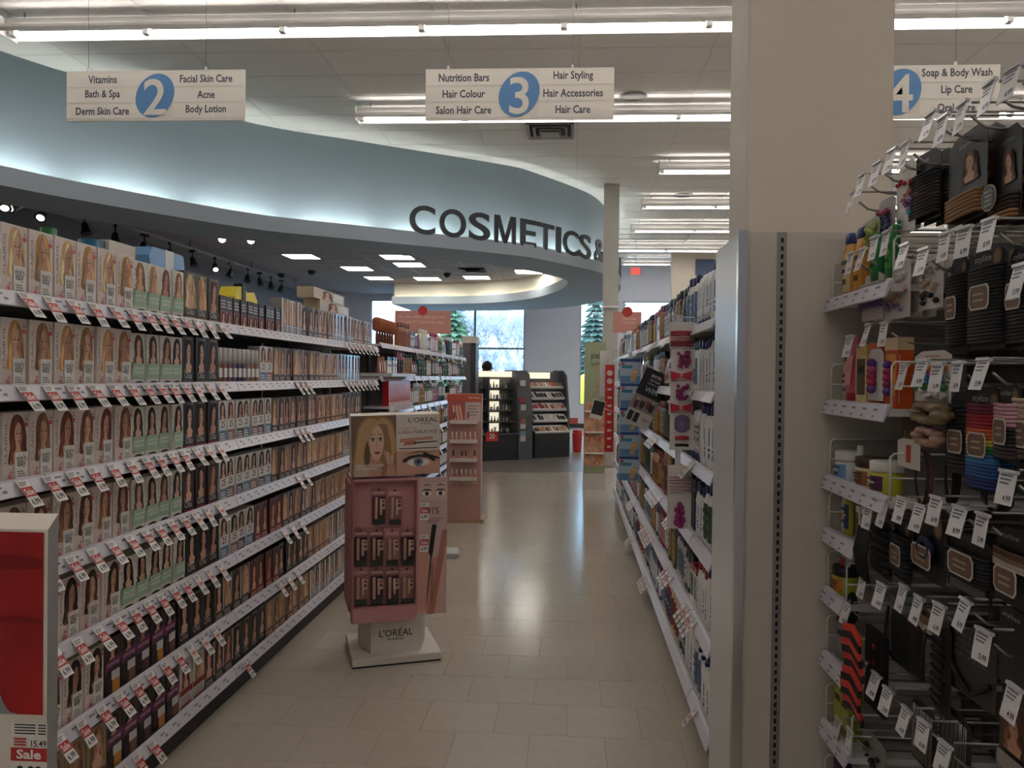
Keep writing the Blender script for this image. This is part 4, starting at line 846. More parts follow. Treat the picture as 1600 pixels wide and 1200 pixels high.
# ================================================================ pink mascara stand
AN = math.atan2(3.86 - 3.703, -.642 + 1.053); cx_, cy_ = -.923, 3.97
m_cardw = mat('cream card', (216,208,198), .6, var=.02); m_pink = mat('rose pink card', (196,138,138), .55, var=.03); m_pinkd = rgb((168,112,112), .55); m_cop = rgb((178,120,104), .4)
ls = thing('mascara_stand', 'pink cardboard mascara stand with portrait header on a white plinth', 'display stand', (cx_, cy_, 0), AN)
bevel(MB().box(-.222, .222, -.204, .204, .008, .045, m_cardw).build('plinth', ls)); MB().box(-.22, .22, -.2, .2, 0, .008, m_black).build('plinth_foot', ls)
g = MB(); g.prism([(-.125, -.14, .045), (.125, -.14, .045), (.175, .02, .045), (.125, .14, .045), (-.125, .14, .045), (-.175, .02, .045)], (0, 0, .26), m_cardw)
P = lambda u, v, k: (u, -.1405 - .0004*k, v); g.text("L'OREAL", P, -.085, .125, .17, .036, m_ink, 'b', .005, k=1); g.text('PARIS', P, -.04, .105, .08, .012, m_ink, 'b', .005, k=1)
g.text('´', P, .022, .163, .008, .008, m_ink, 'b', k=1); g.build('pillar', ls)
ty, X0, X1, XW, ZB, ZT = -.19, -.228, .095, .242, .245, .93
g = MB(); g.box(X0, X1, ty + .05, ty + .3, ZB, ZT, m_pink); g.build('tray_body', ls)
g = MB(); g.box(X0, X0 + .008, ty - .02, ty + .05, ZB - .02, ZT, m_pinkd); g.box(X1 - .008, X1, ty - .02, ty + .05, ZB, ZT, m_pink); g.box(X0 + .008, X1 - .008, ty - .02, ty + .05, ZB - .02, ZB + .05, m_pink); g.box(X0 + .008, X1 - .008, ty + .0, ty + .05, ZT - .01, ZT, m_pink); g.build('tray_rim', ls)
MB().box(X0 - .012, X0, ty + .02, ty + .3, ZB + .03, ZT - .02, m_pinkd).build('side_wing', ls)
# right-hand graphic panel
g = MB(); g.box(X1 + .001, XW, ty - .02, ty - .012, ZB, ZT + .005, mat('pale rose print', (206,172,166), .55)); P = lambda u, v, k: (X1 + .001 + u*(XW - X1), ty - .0205 - .0004*k, ZB + v*(ZT - ZB))
R_ = lambda a, b, c, d, m, k: g.poly([P(a, c, k), P(b, c, k), P(b, d, k), P(a, d, k)], m)
R_(.02, .98, .84, .97, rgb((214,182,168)), 1)
for c in (.28, .75):
    g.poly(ell(P, c, .89, .16, .018, 2, 14), m_w); g.poly(ell(P, c, .89, .07, .017, 3, 12), rgb((70,54,46))); g.poly([P(c - .2, .9, 4), P(c - .1, .912, 4), P(c + .1, .912, 4), P(c + .2, .9, 4), P(c + .1, .922, 4), P(c - .1, .922, 4)], m_ink); g.poly([P(c - .2, .94, 3), P(c, .952, 3), P(c + .2, .938, 3), P(c, .962, 3)], rgb((96,70,56)))
g.text('91%', P, .3, .735, .42, .055, rgb((120,80,76)), 'b', k=2)
for i in range(3): R_(.3, .85 - .1*i, .70 - .015*i, .707 - .015*i, rgb((150,120,116)), 2)
def bar(a, b, c, d, wd, m, k): g.poly([P(u, v, k) for u, v in clip01([(a - wd/2, b), (a + wd/2, b), (c + wd/2, d), (c - wd/2, d)], .01, .99)], m)
bar(.3, .05, .5, .55, .07, m_ink, 2); bar(.42, .44, .55, .66, .16, m_ink, 3); bar(.42, 0.0, .6, .42, .28, rgb((200,140,124), .3), 4); bar(.12, .02, .2, .46, .34, rgb((206,150,134), .3), 3); bar(.5, 0.005, .98, .62, .3, m_cop, 5); bar(.62, .005, 1.0, .5, .1, rgb((220,168,150), .3), 6)
g.text('LASH PARADISE', P, .42, .1, .1, .28, rgb((120,72,64)), 'b', k=8, vert=True)
g.build('graphic_panel', ls)
for zc in (.735, .5):
    o = link('price_tag', TAGM['sale'], ls, (X1 + .03, ty - .024, ZB + zc*(ZT - ZB) + .06)); o['label'] = 'sale price sticker'
# header
hd = link('header', None, ls, (-.01, ty + .02, ZT + .015)); hd.rotation_euler = (.06, radians(-1.5), 0)
HW, HH, HD = .44, .305, .12
MB().box(-HW/2, HW/2, 0, HD, 0, HH, m_cardw).build('header_box', hd)
g = MB(); P = lambda u, v, k: (-HW/2 + u*HW, -.0005 - .0004*k, v*HH)
R_(.0, .5, 0, 1, rgb((120,98,78)), 1)
def cv(pts, m, k): g.poly([P(a*.5, min(.998, max(.002, b)), k) for a, b in (clip01(smooth(pts, 4), .005, .995) if len(pts) > 4 else pts)], m)
hb, hm, hdk = rgb((196,160,116)), rgb((160,122,84)), rgb((110,80,58)); sk1, sk2 = rgb((222,184,160)), rgb((196,152,128))
cv([(.02, .0), (.98, .0), (1, .5), (.96, .8), (.82, .97), (.55, 1), (.3, .96), (.14, .8), (.08, .5)], hm, 2)
cv([(.05, .02), (.4, .02), (.38, .4), (.42, .7), (.55, .92), (.35, .94), (.18, .78), (.12, .5)], hb, 3); cv([(.62, .95), (.85, .9), (.95, .7), (.98, .45), (.9, .3), (.86, .6), (.74, .8)], hb, 3)
cv([(.3, .0), (.62, .0), (.66, .2), (.62, .3), (.5, .32), (.38, .3)], sk2, 4); cv([(.05, .0), (.3, .0), (.4, .12), (.2, .2), (.1, .22)], rgb((196,176,156)), 5)
g.poly([P((.55 + .17*cos(t) + .012*sin(2*t))*.5, .55 + .29*sin(t), 6) for t in [2*pi*i/22 for i in range(22)]], sk1)
cv([(.38, .5), (.36, .7), (.44, .86), (.58, .93), (.72, .84), (.64, .86), (.52, .82), (.44, .7)], hb, 8); cv([(.66, .86), (.76, .72), (.75, .5), (.82, .62), (.8, .82)], hm, 8); cv([(.3, .2), (.4, .24), (.4, .5), (.36, .6), (.28, .4)], hdk, 7)
for c, r in ((.47, 1), (.64, .9)):
    cv([(c - .07, .6), (c, .575), (c + .07, .605), (c, .63)], m_w, 9); g.poly([P((c + .028*cos(t))*.5, .603 + .027*sin(t), 10) for t in [2*pi*i/10 for i in range(10)]], rgb((74,84,92))); cv([(c - .08, .605), (c, .625), (c + .08, .61), (c, .645)], m_eye, 11); cv([(c - .085, .67), (c, .69), (c + .08, .672), (c, .705)], hdk, 10)
cv([(.545, .46), (.575, .45), (.61, .46), (.58, .475)], sk2, 9); cv([(.555, .6), (.535, .48), (.555, .47), (.57, .58)], sk2, 8)
cv([(.5, .385), (.57, .36), (.64, .39), (.6, .415), (.57, .407), (.54, .415)], m_lip, 9); cv([(.5, .387), (.57, .38), (.64, .39), (.57, .393)], rgb((126,60,58)), 10)
for i in range(4): cv([(.7 + .06*i, .42 - .03*i), (.76 + .06*i, .43 - .03*i), (.82 + .03*i, .2), (.78 + .03*i, .18)], sk1 if i % 2 else sk2, 9)
cv([(.76, .0), (.98, .0), (.94, .22), (.8, .22)], sk2, 9)
g.text('WEAR YOUR LASHES', P, .06, .165, .3, .04, m_w, 'b', .01, k=12); g.text('IN PARADISE', P, .06, .115, .22, .04, m_w, 'b', .01, k=12)
R_(.5, 1, 0, 1, rgb((220,210,200)), 1); g.text("L'OREAL", P, .64, .87, .34, .08, m_ink, 'b', .0, k=3); g.text('PARIS', P, .78, .83, .12, .025, m_ink, 'b', .0, k=3)
g.text('VOLUMINOUS', P, .53, .76, .2, .025, m_cop, 'b', .0, k=3); g.text('LASH PARADISE', P, .53, .68, .44, .06, rgb((110,70,62)), 'b', .0, k=3)
g.poly([P(.54, .54, 3), P(.92, .58, 3), P(.92, .63, 3), P(.54, .6, 3)], rgb((196,146,120))); g.poly([P(.58, .49, 3), P(.72, .5, 3), P(.72, .56, 3), P(.6, .55, 3)], rgb((190,110,110))); g.poly([P(.7, .515, 4), P(.97, .535, 4), P(.97, .55, 4), P(.7, .54, 4)], m_ink)
R_(.53, .97, .43, .445, m_ink, 3); R_(.5, 1, 0, .4, rgb((206,160,138)), 2)
g.poly([P(.75 + .13*cos(t), .2 + .062*sin(t), 3) for t in [2*pi*i/20 for i in range(20)]], m_w); g.poly(ell(P, .75, .21, .055, .075, 4, 16), rgb((110,132,146))); g.poly(ell(P, .75, .21, .022, .032, 5, 12), m_ink)
g.poly([P(.58, .2, 6), P(.66, .27, 6), P(.75, .295, 6), P(.86, .27, 6), P(.93, .2, 6), P(.95, .25, 6), P(.86, .31, 6), P(.75, .335, 6), P(.64, .31, 6), P(.57, .25, 6)], m_eye); g.poly([P(.56, .33, 4), P(.75, .39, 4), P(.97, .35, 4), P(.75, .365, 4)], rgb((120,84,66)))
g.poly([P(.8, .33, 7), P(.99, .24, 7), P(.99, .27, 7), P(.81, .37, 7)], m_ink)
g.build('header_print', hd)
# mascara cards on the tray
def mascara_card(i, ux, z, variant):
    c = thing('mascara_card', 'carded mascara %s of the pink stand, %s from the hair colours' % (['in the upper pair', 'in the middle row', 'in the bottom row'][i], count(('mc', i))), 'pack', (0, 0, 0), 0, 'carded mascaras on the pink stand row %s' % 'abc'[i])
    M = Matrix.Translation((cx_, cy_, 0)) @ Matrix.Rotation(AN, 4, 'Z'); q = M @ Vector((ux, ty + .044, z)); c.location = q; c.rotation_euler = (0,0,AN)
    w, h = .074, .185; g = MB(); g.box(-w/2, w/2, 0, .004, 0, h, m_pink if variant % 2 else m_pinkd); g.box(-.006, .006, -.0004, 0, h - .018, h - .01, m_ink); g.box(-w*.4, w*.4, -.0004, 0, h - .035, h - .024, rgb((220,170,160))); g.build('backing_card', c)
    b = MB(); b.prism([(-w*.42, 0, .01), (w*.42, 0, .01), (w*.42, 0, h - .045), (-w*.42, 0, h - .045)], (0, -.022, 0), [rgb((66,48,48), .15), rgb((150,104,96), .15), rgb((40,36,40), .15)][variant % 3]); b.build('blister', c)
    t = MB(); t.lathe([(.008, .03), (.009, .034), (.009, h - .05), (.006, h - .046)], rgb((206,160,140), .2, .4), 10, (-w*.2, -.026, 0)); t.build('mascara_tube', c)
    t = MB(); t.lathe([(.007, .05), (.0075, .054), (.0075, h - .055)], rgb((214,176,156), .2, .4), 10, (w*.12, -.026, 0)); t.build('mascara_tube', c)
    l_ = MB(); l_.box(w*.12, w*.4, -.0345, -.034, h*.42, h - .055, rgb((196,150,130))); l_.box(w*.17, w*.35, -.035, -.0345, h*.5, h*.56, m_ink); l_.box(w*.17, w*.35, -.035, -.0345, h*.62, h*.66, m_ink); l_.build('label', c)
    MB().box(-w*.4, w*.4, -.03, -.001, .002, .028, rgb((46,50,48), .2)).build('blister_foot', c)
    if variant == 9: pass
for i, us in enumerate([[-.095, -.015], [-.182, -.104, -.026, .05], [-.18, -.102, -.024, .05]]):
    for k, u in enumerate(us): mascara_card(i, u, [.70, .50, .305][i] - .004*k, (i*2 + k) % 3)

# ================================================================ coral nail polish stand
Y7 = 7.52; a = on(1, Y7, 698, 700); b = on(1, Y7, 751, 700); zt = on(1, Y7, 725, 616).z
ns = thing('nail_polish_stand', 'coral pink nail polish stand with four small shelves', 'display stand', ((a.x + b.x)/2, Y7 + .05, 0), radians(4)); hw = (b.x - a.x)/2; m_cor = mat('coral card', (192,148,134), .55, var=.02); m_cor2 = mat('coral top', (196,88,66), .5)
MB().box(-hw, hw, -.05, .22, .03, zt, m_cor).build('stand_body', ns); MB().box(-hw - .015, hw + .03, -.08, .24, 0, .035, mat('tan base', (190,150,122), .6)).build('base', ns)
g = MB(); P = lambda u, v, k: (-hw + u*2*hw, -.0505 - .0006*k, v); g.box(-hw - .002, hw + .002, -.054, .0, zt - .07, zt + .002, m_cor2); g.text('Sally Hansen', lambda u, v, k: (-hw + u*2*hw, -.0545, v), .62, zt - .045, .34, .022, m_w, 'b'); g.build('header_band', ns)
g = MB(); g.poly([P(.03, zt - .26, 1), P(.52, zt - .26, 1), P(.52, zt - .075, 1), P(.03, zt - .075, 1)], rgb((176,92,92))); g.poly([P(.52, zt - .26, 1), P(.97, zt - .26, 1), P(.97, zt - .075, 1), P(.52, zt - .075, 1)], rgb((206,184,172)))
for k in range(3): g.poly([P(.2 + .1*k, zt - .255, 2), P(.26 + .1*k, zt - .255, 2), P(.2 + .09*k, zt - .11, 2), P(.14 + .09*k, zt - .11, 2)], rgb((224,186,150)))
for k in range(4): g.poly([P(.58, zt - .12 - .03*k, 2), P(.92 - .08*(k % 2), zt - .12 - .03*k, 2), P(.92 - .08*(k % 2), zt - .11 - .03*k, 2), P(.58, zt - .11 - .03*k, 2)], rgb((150,130,124)))
g.text('Sally Hansen', P, .05, .37, .85, .055, rgb((226,196,184)), 'b', k=2); g.build('print', ns)
vial = MB(); vial.lathe([(.011, 0), (.012, .003), (.012, .03), (.006, .036)], rgb((214,150,140), .15), 10); vial = vial.mesh('glass'); vcap = MB().lathe([(.0075, .036), (.008, .04), (.0065, .085), (.004, .087)], rgb((60,52,52), .3), 10).mesh('cap'); vcap2 = MB().lathe([(.0075, .036), (.008, .04), (.0065, .085), (.004, .087)], rgb((214,196,184), .3), 10).mesh('cap')
Mn = Matrix.Translation(ns.location) @ Matrix.Rotation(radians(4), 4, 'Z')
for r, (py, us) in enumerate([(658, [.22, .62]), (688, [.16, .28, .42, .54, .68, .82]), (717, [.2, .45, .56, .82]), (746, [.16, .3, .44, .57, .7, .84])]):
    z = on(1, Y7, 725, py).z; s = MB(); s.box(-hw*.8, hw*.78, -.11, -.05, -.006, 0, m_white); s.box(-hw*.8, hw*.78, -.112, -.108, -.025, .014, mat('tray clear front', (214,200,194), .2)); s.build('shelf', ns, (0, 0, z))
    for u in us:
        q = Mn @ Vector((-hw + u*2*hw, -.085, z)); o = tag(link('nail_polish', vial, None, q), 'small nail polish bottle, %s shelf of the coral stand, %s from the hair colour side' % (['top', 'second', 'third', 'lowest'][r], count(('np', r))), 'bottle', 'nail polishes, %s coral shelf' % ORD[r] if r < 3 else 'nail polishes, lowest coral shelf'); link('cap', vcap if r % 2 == 0 else vcap2, o)

# flyers on the floor behind the mascara stand
p = on(2, 0, 700, 868); st = thing('flyer_stack', 'loose stack of white printed flyers on the floor by the shelving', 'papers', (p.x - .04, p.y, 0), .2)
for k in range(7): MB().box(-.13 + .006*k, .1 + .004*k, -.12, .1, .006*k, .006*k + .005, rgb((220,218,214) if k % 2 else (196,196,194), .6)).build('sheet', st).rotation_euler = (0, 0, random.uniform(-.1, .1))

# ================================================================ green stand, header cards and clip strips
Yp = 9.95; a = on(1, Yp, 913, 640); b = on(1, Yp, 946, 640); zt = on(1, Yp, 928, 534).z; hw = (b.x - a.x)/2
px_ = thing('skin_care_stand', 'tall green cardboard stand with floral print past the shampoo shelving', 'display stand', ((a.x + b.x)/2, Yp + .02, 0)); MB().box(-hw, hw, 0, .3, .12, zt, mat('sage card', (152,160,128), .6, var=.02)).build('stand_body', px_)
MB().box(-hw - .005, hw + .005, -.02, .3, 0, .2, mat('stand base', (196,190,182), .6)).build('base', px_); MB().box(-hw, hw, -.006, 0, .3, 1.13, mat('floral print', (196,150,120), .6, var=.35, scale=9)).build('floral_panel', px_)
g = MB(); P = lambda u, v, k: (-hw + u*2*hw, -.001 - .0008*k, v); g.text('pixi', P, .3, zt - .24, .4, .1, m_ink, 'b'); g.text('by petra', P, .3, zt - .32, .45, .06, m_ink, 'b')
rr = random.Random(2)
for k in range(26):
    u, v = rr.uniform(.3, .95), rr.uniform(1.2, 1.6); g.poly([P(u + .06*cos(t) if i % 2 else u + .025*cos(t), v + (.02 if i % 2 else .008)*sin(t), 1 + k*.1) for i, t in enumerate([2*pi*i/8 for i in range(8)])], rgb([(190,120,80), (206,150,110), (150,110,70)][k % 3]))
for k in range(30):
    u, v = rr.uniform(.05, .95), rr.choice([rr.uniform(.34, .45), rr.uniform(.62, .72), rr.uniform(.35, 1.1)]); g.poly([P(u + .09*cos(t) if i % 2 else u + .03*cos(t), v + (.03 if i % 2 else .01)*sin(t), 8 + k*.1) for i, t in enumerate([2*pi*i/8 for i in range(8)])], rgb([(186,84,60), (206,110,80), (170,96,60)][k % 3]))
g.build('print', px_)
for k in range(3): MB().box(-hw*.9, hw*.9, -.07, -.001, .46 + .27*k, .475 + .27*k, m_white).build('shelf', px_)
def header_card(px0, px1, py0, py1, Y, lines, label):
    A = on(1, Y, px0, py0); B = on(1, Y, px1, py1); w, h = B.x - A.x, A.z - B.z; t = thing('header_card', label, 'sign', ((A.x + B.x)/2, Y, B.z))
    MB().box(-w/2, w/2, 0, .008, 0, h, mat('salmon card', (200,140,128), .6)).build('card', t); g = MB(); P = lambda u, v, k: (-w/2 + u*w, -.001, v*h)
    for s, a, b, c, d in lines: g.text(s, P, a, c, b - a, d - c, rgb((230,190,176)), 'b')
    g.build('lettering', t); MB().tube([(0, .02, 0), (0, .02, -(B.z - 1.68))], .012, m_steel, 6).build('stem', t)
    g = MB(); g.lathe([(.06, -.004), (.06, .004)], m_red, 16, (0, 0, h), ax='y'); g.build('round_badge', t)
header_card(617, 704, 485, 522, 9.6, [('Get the offers that get you', .05, .9, .64, .8), ('with the PC Optimum App', .05, .88, .42, .58)], 'salmon pink header card above the far styling shelving')
header_card(958, 1002, 487, 520, 8.9, [('Find that', .35, .82, .6, .75), ('may star', .35, .8, .4, .54)], 'salmon pink header card above the shampoo shelving')
def strip_base(name, label, px, py0, py1, X, w):
    A = on(0, X, px, py0); B = on(0, X, px, py1); t = thing(name, label, 'clip strip', (X, A.y, B.z)); H = A.z - B.z
    MB().box(-.012, .012, 0, .0015, 0, H + .03, mat('clear strip', (206,204,200), .2)).build('strip', t); MB().tube([(0, 0, H + .02), (.1, 0, H + .02)], .003, m_steel, 6).build('clip_arm', t); return t, A.y, H
st, Ys, H = strip_base('clip_strip', 'white clip strip holding carded pink hair accessories', 1062, 503, 820, .455, .1)
def acc_card(py0, py1, label, fn, ww=.1, dx=0):
    A = on(1, Ys - .012, 1062, py0); B = on(1, Ys - .012, 1062, py1); h = A.z - B.z; t = thing('hair_accessory_card', label, 'card', (.462 + dx, Ys - .012, B.z), 0, 'carded accessories on the clip strip'); MB().box(-ww/2, ww/2, 0, .001, 0, h, rgb((218,212,204), .5)).build('card', t); fn(t, h, ww); return t
m_mag = rgb((150,40,104), .4); m_rose = rgb((188,44,64), .4); m_pk = rgb((222,176,176), .5)
def f_bands(cols):
    def f(t, h, ww):
        for k, c in enumerate(cols): z = h*.12 + (h*.6)*k/len(cols); MB().tube([(-ww*.47, -.006, z), (0, -.01, z + .002), (ww*.47, -.006, z)], .0045, rgb(c, .6), 6).build('elastic', t)
    return f
def f_cluster(t, h, ww):
    g = MB(); rr = random.Random(int(h*9999))
    for k in range(28): g.ball((rr.uniform(-.022, .028), -.008 - rr.random()*.01, h*.5 + rr.uniform(-.38, .38)*h), .008, m_mag, 6, 4)
    g.build('petal_cluster', t)['kind'] = 'stuff'
def f_bow(t, h, ww):
    for s in (-1, 1): MB().prism([(s*.004, -.004, h*.5 - .008), (s*.042, -.004, h*.5 - .02), (s*.045, -.004, h*.5 + .02), (s*.004, -.004, h*.5 + .008)][::s], (0, -.012, 0), m_rose).build('bow_wing', t)
    MB().ball((0, -.012, h*.5), .009, rgb((226,150,150)), 8, 6).build('bow_knot', t); MB().box(-.03, .03, -.001, 0, h*.12, h*.2, rgb((206,150,140))).build('print', t)
def f_coil(t, h, ww):
    for k in range(6): MB().tube([(.03*cos(a), -.006 - .001*k, h*.5 + .006*(k - 3) + .02*sin(a)) for a in [2*pi*i/14 for i in range(14)]], .003, rgb((130,110,150), .4), 5, True).build('coil', t)
def f_pins(t, h, ww):
    MB().tube([(-.028, -.006, h*.62), (0, -.012, h*.66), (.028, -.006, h*.62)], .008, m_rose, 8).build('clip', t); MB().tube([(-.028, -.006, h*.25), (0, -.01, h*.27), (.028, -.006, h*.25)], .006, m_black, 8).build('clip', t)
def f_balls(t, h, ww):
    for k in range(9): MB().ball((.012*sin(k*2.4), -.012, h*.72 - k*h*.075), .012 if k < 3 else .015, m_mag, 8, 6).build('bead', t)
acc_card(503, 545, 'white card of red and pink elastics at the head of the clip strip', f_bands([(150,36,52), (150,36,52), (206,150,150), (206,150,150), (176,44,64), (176,44,64)]))
acc_card(546, 576, 'white card with magenta flower cluster just under the red elastics', f_cluster, dx=.008); acc_card(576, 598, 'white card with red bow clips between two magenta flowers', f_bow)
acc_card(598, 626, 'white card with magenta flower cluster below the upper red bow', f_cluster, dx=.006); acc_card(626, 648, 'white card with red bow clips above the lilac coils', f_bow)
acc_card(648, 673, 'white card with lilac wire coils on the clip strip', f_coil, dx=.006); acc_card(673, 703, 'pale card with red and black hair clips', f_pins, dx=.006); acc_card(727, 773, 'pale pink card of blush elastics low on the clip strip', f_bands([(222,190,186)]*6)); acc_card(773, 826, 'pale card with magenta beads at the foot of the clip strip', f_balls)
st, Yb, H = strip_base('clip_strip', 'clip strip of blue bandage packs on the shampoo shelving', 985, 556, 748, .43, .15)
for k in range(5):
    A = on(1, Yb - .01, 985, 560 + 38*k); B = on(1, Yb - .01, 985, 599 + 38*k); h = A.z - B.z; t = thing('bandage_pack', 'blue and white bandage pouch with a hand picture, %s down the clip strip' % nth(k), 'pack', (.43, Yb - .012 - .004*(k % 2), B.z), radians(random.uniform(-6, 6)), 'bandage pouches on the clip strip')
    g = MB(); w = .155; g.prism([(-w/2, 0, 0), (w/2, 0, 0), (w/2, 0, h), (-w/2, 0, h)], (0, -.008, 0), rgb((170,190,206), .3)); g.build('pouch', t); g = MB(); P = lambda u, v, q: (-w/2 + u*w, -.0085 - .0005*q, v*h)
    for (a, b, c, d, m, q) in [(.04, .96, .86, .98, rgb((40,70,140)), 1), (.1, .6, .6, .72, rgb((60,130,160)), 1), (.04, .96, .02, .3, rgb((96,140,180)), 1)]: g.poly([P(a, c, q), P(b, c, q), P(b, d, q), P(a, d, q)], m)
    g.poly([P(.5, .1, 3), P(.68, .06, 3), P(.86, .38, 3), P(.9, .54, 3), P(.78, .58, 3), P(.62, .5, 3), P(.56, .3, 3)], rgb((206,160,110))); g.poly(ell(P, .16, .78, .08, .06, 3, 10), m_red); g.poly([P(.64, .4, 4), P(.82, .44, 4), P(.82, .5, 4), P(.64, .46, 4)], rgb((226,200,160))); g.build('print', t)
st, Yr, H = strip_base('clip_strip', 'narrow clip strip beside the red strip card', 951, 550, 720, .415, .1)
A = on(1, Yr - .01, 953, 570); B = on(1, Yr - .01, 953, 706); t = thing('strip_card', 'long red strip card with white discs hanging beyond the bandage packs', 'card', (A.x, Yr - .02, B.z)); h = A.z - B.z; MB().box(-.052, .052, 0, .004, 0, h, mat('red card', (200,48,46), .5)).build('card', t)
for k in range(10): MB().lathe([(.034 if k > 7 else .026, -.012), (.034 if k > 7 else .026, 0)], rgb((226,206,190), .4), 12, (0, 0, h*(.06 + .094*k)), ax='y', sy=1 if k > 7 else .55).build('disc', t)
A = on(1, Yr + .05, 946, 548); B = on(1, Yr + .05, 946, 620); tag(MB().box(-.06, .06, 0, .004, 0, A.z - B.z, rgb((206,204,204), .5)).build('notice_card', None, (A.x, Yr + .05, B.z)), 'white notice card hanging behind the red strip card', 'card')
A = on(1, 7.4, 934, 640); t = thing('leaflet_pad', 'dark and white leaflet pad sticking out beside the red strip card', 'leaflets', (A.x, 7.4, A.z)); t.rotation_euler = (0, radians(14), 0)
o = MB(); o.box(-.06, .06, 0, .03, -.09, .09, m_w); o.build('pad', t); MB().box(-.056, .056, -.002, 0, -.05, .085, rgb((50,52,48))).build('print', t); MB().tube([(.0, .03, .03), (XR - A.x + .06, .06, -.0)], .004, m_steel, 6).build('clip_arm', t)
# tilted contest card
Yc = 4.55; ctr = on(1, Yc, 1011, 623); t = thing('contest_card', 'tilted black and white contest card sticking out over the aisle', 'sign', ctr); t.rotation_euler = (0, radians(24), 0); w, h = .155, .345
MB().box(-w/2, w/2, 0, .002, -h/2, h/2, rgb((208,202,196), .5)).build('card', t); g = MB(); P = lambda u, v, k: (-w/2 + u*w, -.0008 - .0006*k, -h/2 + v*h)
for (a, b, c, d, m, q) in [(0, 1, .52, 1, rgb((30,32,36)), 1), (0, 1, .26, .52, rgb((150,140,138)), 1)]: g.poly([P(a, c, q), P(b, c, q), P(b, d, q), P(a, d, q)], m)
g.text('ENTER', P, .3, .87, .4, .05, m_w, 'b', k=2); g.text('FOR YOUR', P, .3, .8, .4, .035, m_w, 'b', k=2); g.text('CHANCE TO', P, .25, .74, .5, .03, rgb((170,190,190)), 'b', k=2); g.text('WIN', P, .28, .6, .5, .09, rgb((200,226,230)), 'b', 0, k=2)
for c, (u, v) in enumerate([(.2, .36), (.42, .38), (.64, .4), (.8, .38)]): g.poly(ell(P, u, v, .1, .09, 2 + c, 10), rgb([(96,60,60), (60,50,56), (120,70,80), (50,44,50)][c])); g.poly(ell(P, u, v + .08, .04, .03, 7, 8), SK[c % 3])
for k in range(2): g.poly([P(.08 + .24*k, .05, 3), P(.26 + .24*k, .05, 3), P(.26 + .24*k, .22, 3), P(.08 + .24*k, .22, 3)], rgb((46,44,46)))
g.text('Glam', P, .62, .12, .3, .06, rgb((190,80,80)), 'b', k=3); g.build('print', t); MB().tube([(0, .004, h/2 - .02), (.1, .004, h/2 + .03)], .003, m_steel, 6).build('clip_arm', t)

# grey tower at the far end of the left run
Yt = 11.2; a = on(1, Yt, 723, 560); b = on(1, Yt, 743, 560); zt = on(1, Yt, 733, 536).z; t = thing('display_tower', 'tall grey display tower with cream cap at the end of the left shelving', 'display', ((a.x + b.x)/2, Yt, 0)); hw = (b.x - a.x)/2
MB().box(-hw, hw*.2, 0, .4, 0, zt, mat('tower grey', (104,100,104), .5)).build('side_panel', t); MB().box(hw*.2, hw, .03, .4, 0, zt, mat('tower dark', (60,58,62), .5)).build('back_panel', t); MB().box(-hw - .01, hw + .01, -.01, .41, zt, zt + .1, m_cardw).build('cap', t)
# ================================================================ hair accessory bay on the right
XS = .775; m_bay = mat('bay back panel', (112,104,94), .7, var=.04); RZ2 = [1.70, 1.392, 1.165, 1.005, .825, .628, .42, .2]
bay = thing('accessory_bay', 'hook bay and narrow lotion shelves against the beige end panel', 'shelving', (1.19, 1.7, 0))
MB().box(-.0, .03, -1.0, .69, 0, 1.97, m_bay).build('back_panel', bay); MB().box(-.38, .0, -1.0, .69, 0, .1, m_kick).build('kick_plate', bay)
for k in range(9): MB().box(-.012, 0, -1.0, .69, .3 + .2*k, .312 + .2*k, m_shback).build('slat', bay)
m_wire = mat('white wire', (222,218,210), .35)
SY = [.235, .235, .235, .43, .52, .47, .46, .46]
for r, z in enumerate(RZ2):
    s0 = SY[r]
    s = MB().box(XS - 1.19 + .004, 0, s0, .685, z - .03, z - .012, m_shelf).build('shelf', bay)
    pr = [(.012, 0), (0, -.004), (-.012, -.042), (-.008, -.045), (.008, -.012)]; g = MB(); g.prism([(XS - 1.19 + x, s0, z + q) for x, q in pr], (0, .687 - s0, 0), m_rail)
    for k in range(6):
        y = .27 + .075*k
        if y < s0 + .01: continue
        x = XS - 1.19 - .008; g.poly([(x - .001, y, z - .018), (x - .001, y + .03, z - .018), (x + .0002, y + .03, z - .013), (x + .0002, y, z - .013)][::-1], m_inkg); g.poly([(x - .005, y + .02, z - .036), (x - .005, y + .032, z - .036), (x - .003, y + .032, z - .03), (x - .003, y + .02, z - .03)][::-1], m_inkg)
    g.build('price_rail', s)
    for y in (.68, s0 + .005):            # white wire fence at each end of the shelf
        f = MB(); x0, x1 = XS - 1.19 + .012, -.06; f.tube([(x0, y, z - .012), (x0, y, z + .095), (x0 + .008, y, z + .105), (x1, y, z + .105)], .0028, m_wire, 6); f.tube([(x0, y, z + .045), (x1, y, z + .045)], .0022, m_wire, 6); f.build('wire_fence', s)
YA, YB = 1.945, 2.375
def lot(r, items):
    for (kind, body, cap, lab, px, sc, label, cat) in items:
        p = on(0, XS + .05, px, 600); y = min(p.y, YB - .035)
        if y < 1.7 + SY[r] + .025: continue
        bottle({'capdown': 'lotion_bottle', 'shampoo': 'lotion_bottle', 'jar': 'cream_jar', 'pack': 'lotion_carton', 'tube': 'lotion_tube', 'bigshampoo': 'lotion_bottle'}[kind], kind, body, cap, lab, (XS + .05, y, RZ2[r] - .012), -pi/2 + .1, label, cat, None, True, sc)
T_ = 'on the lotion shelf by the end panel'
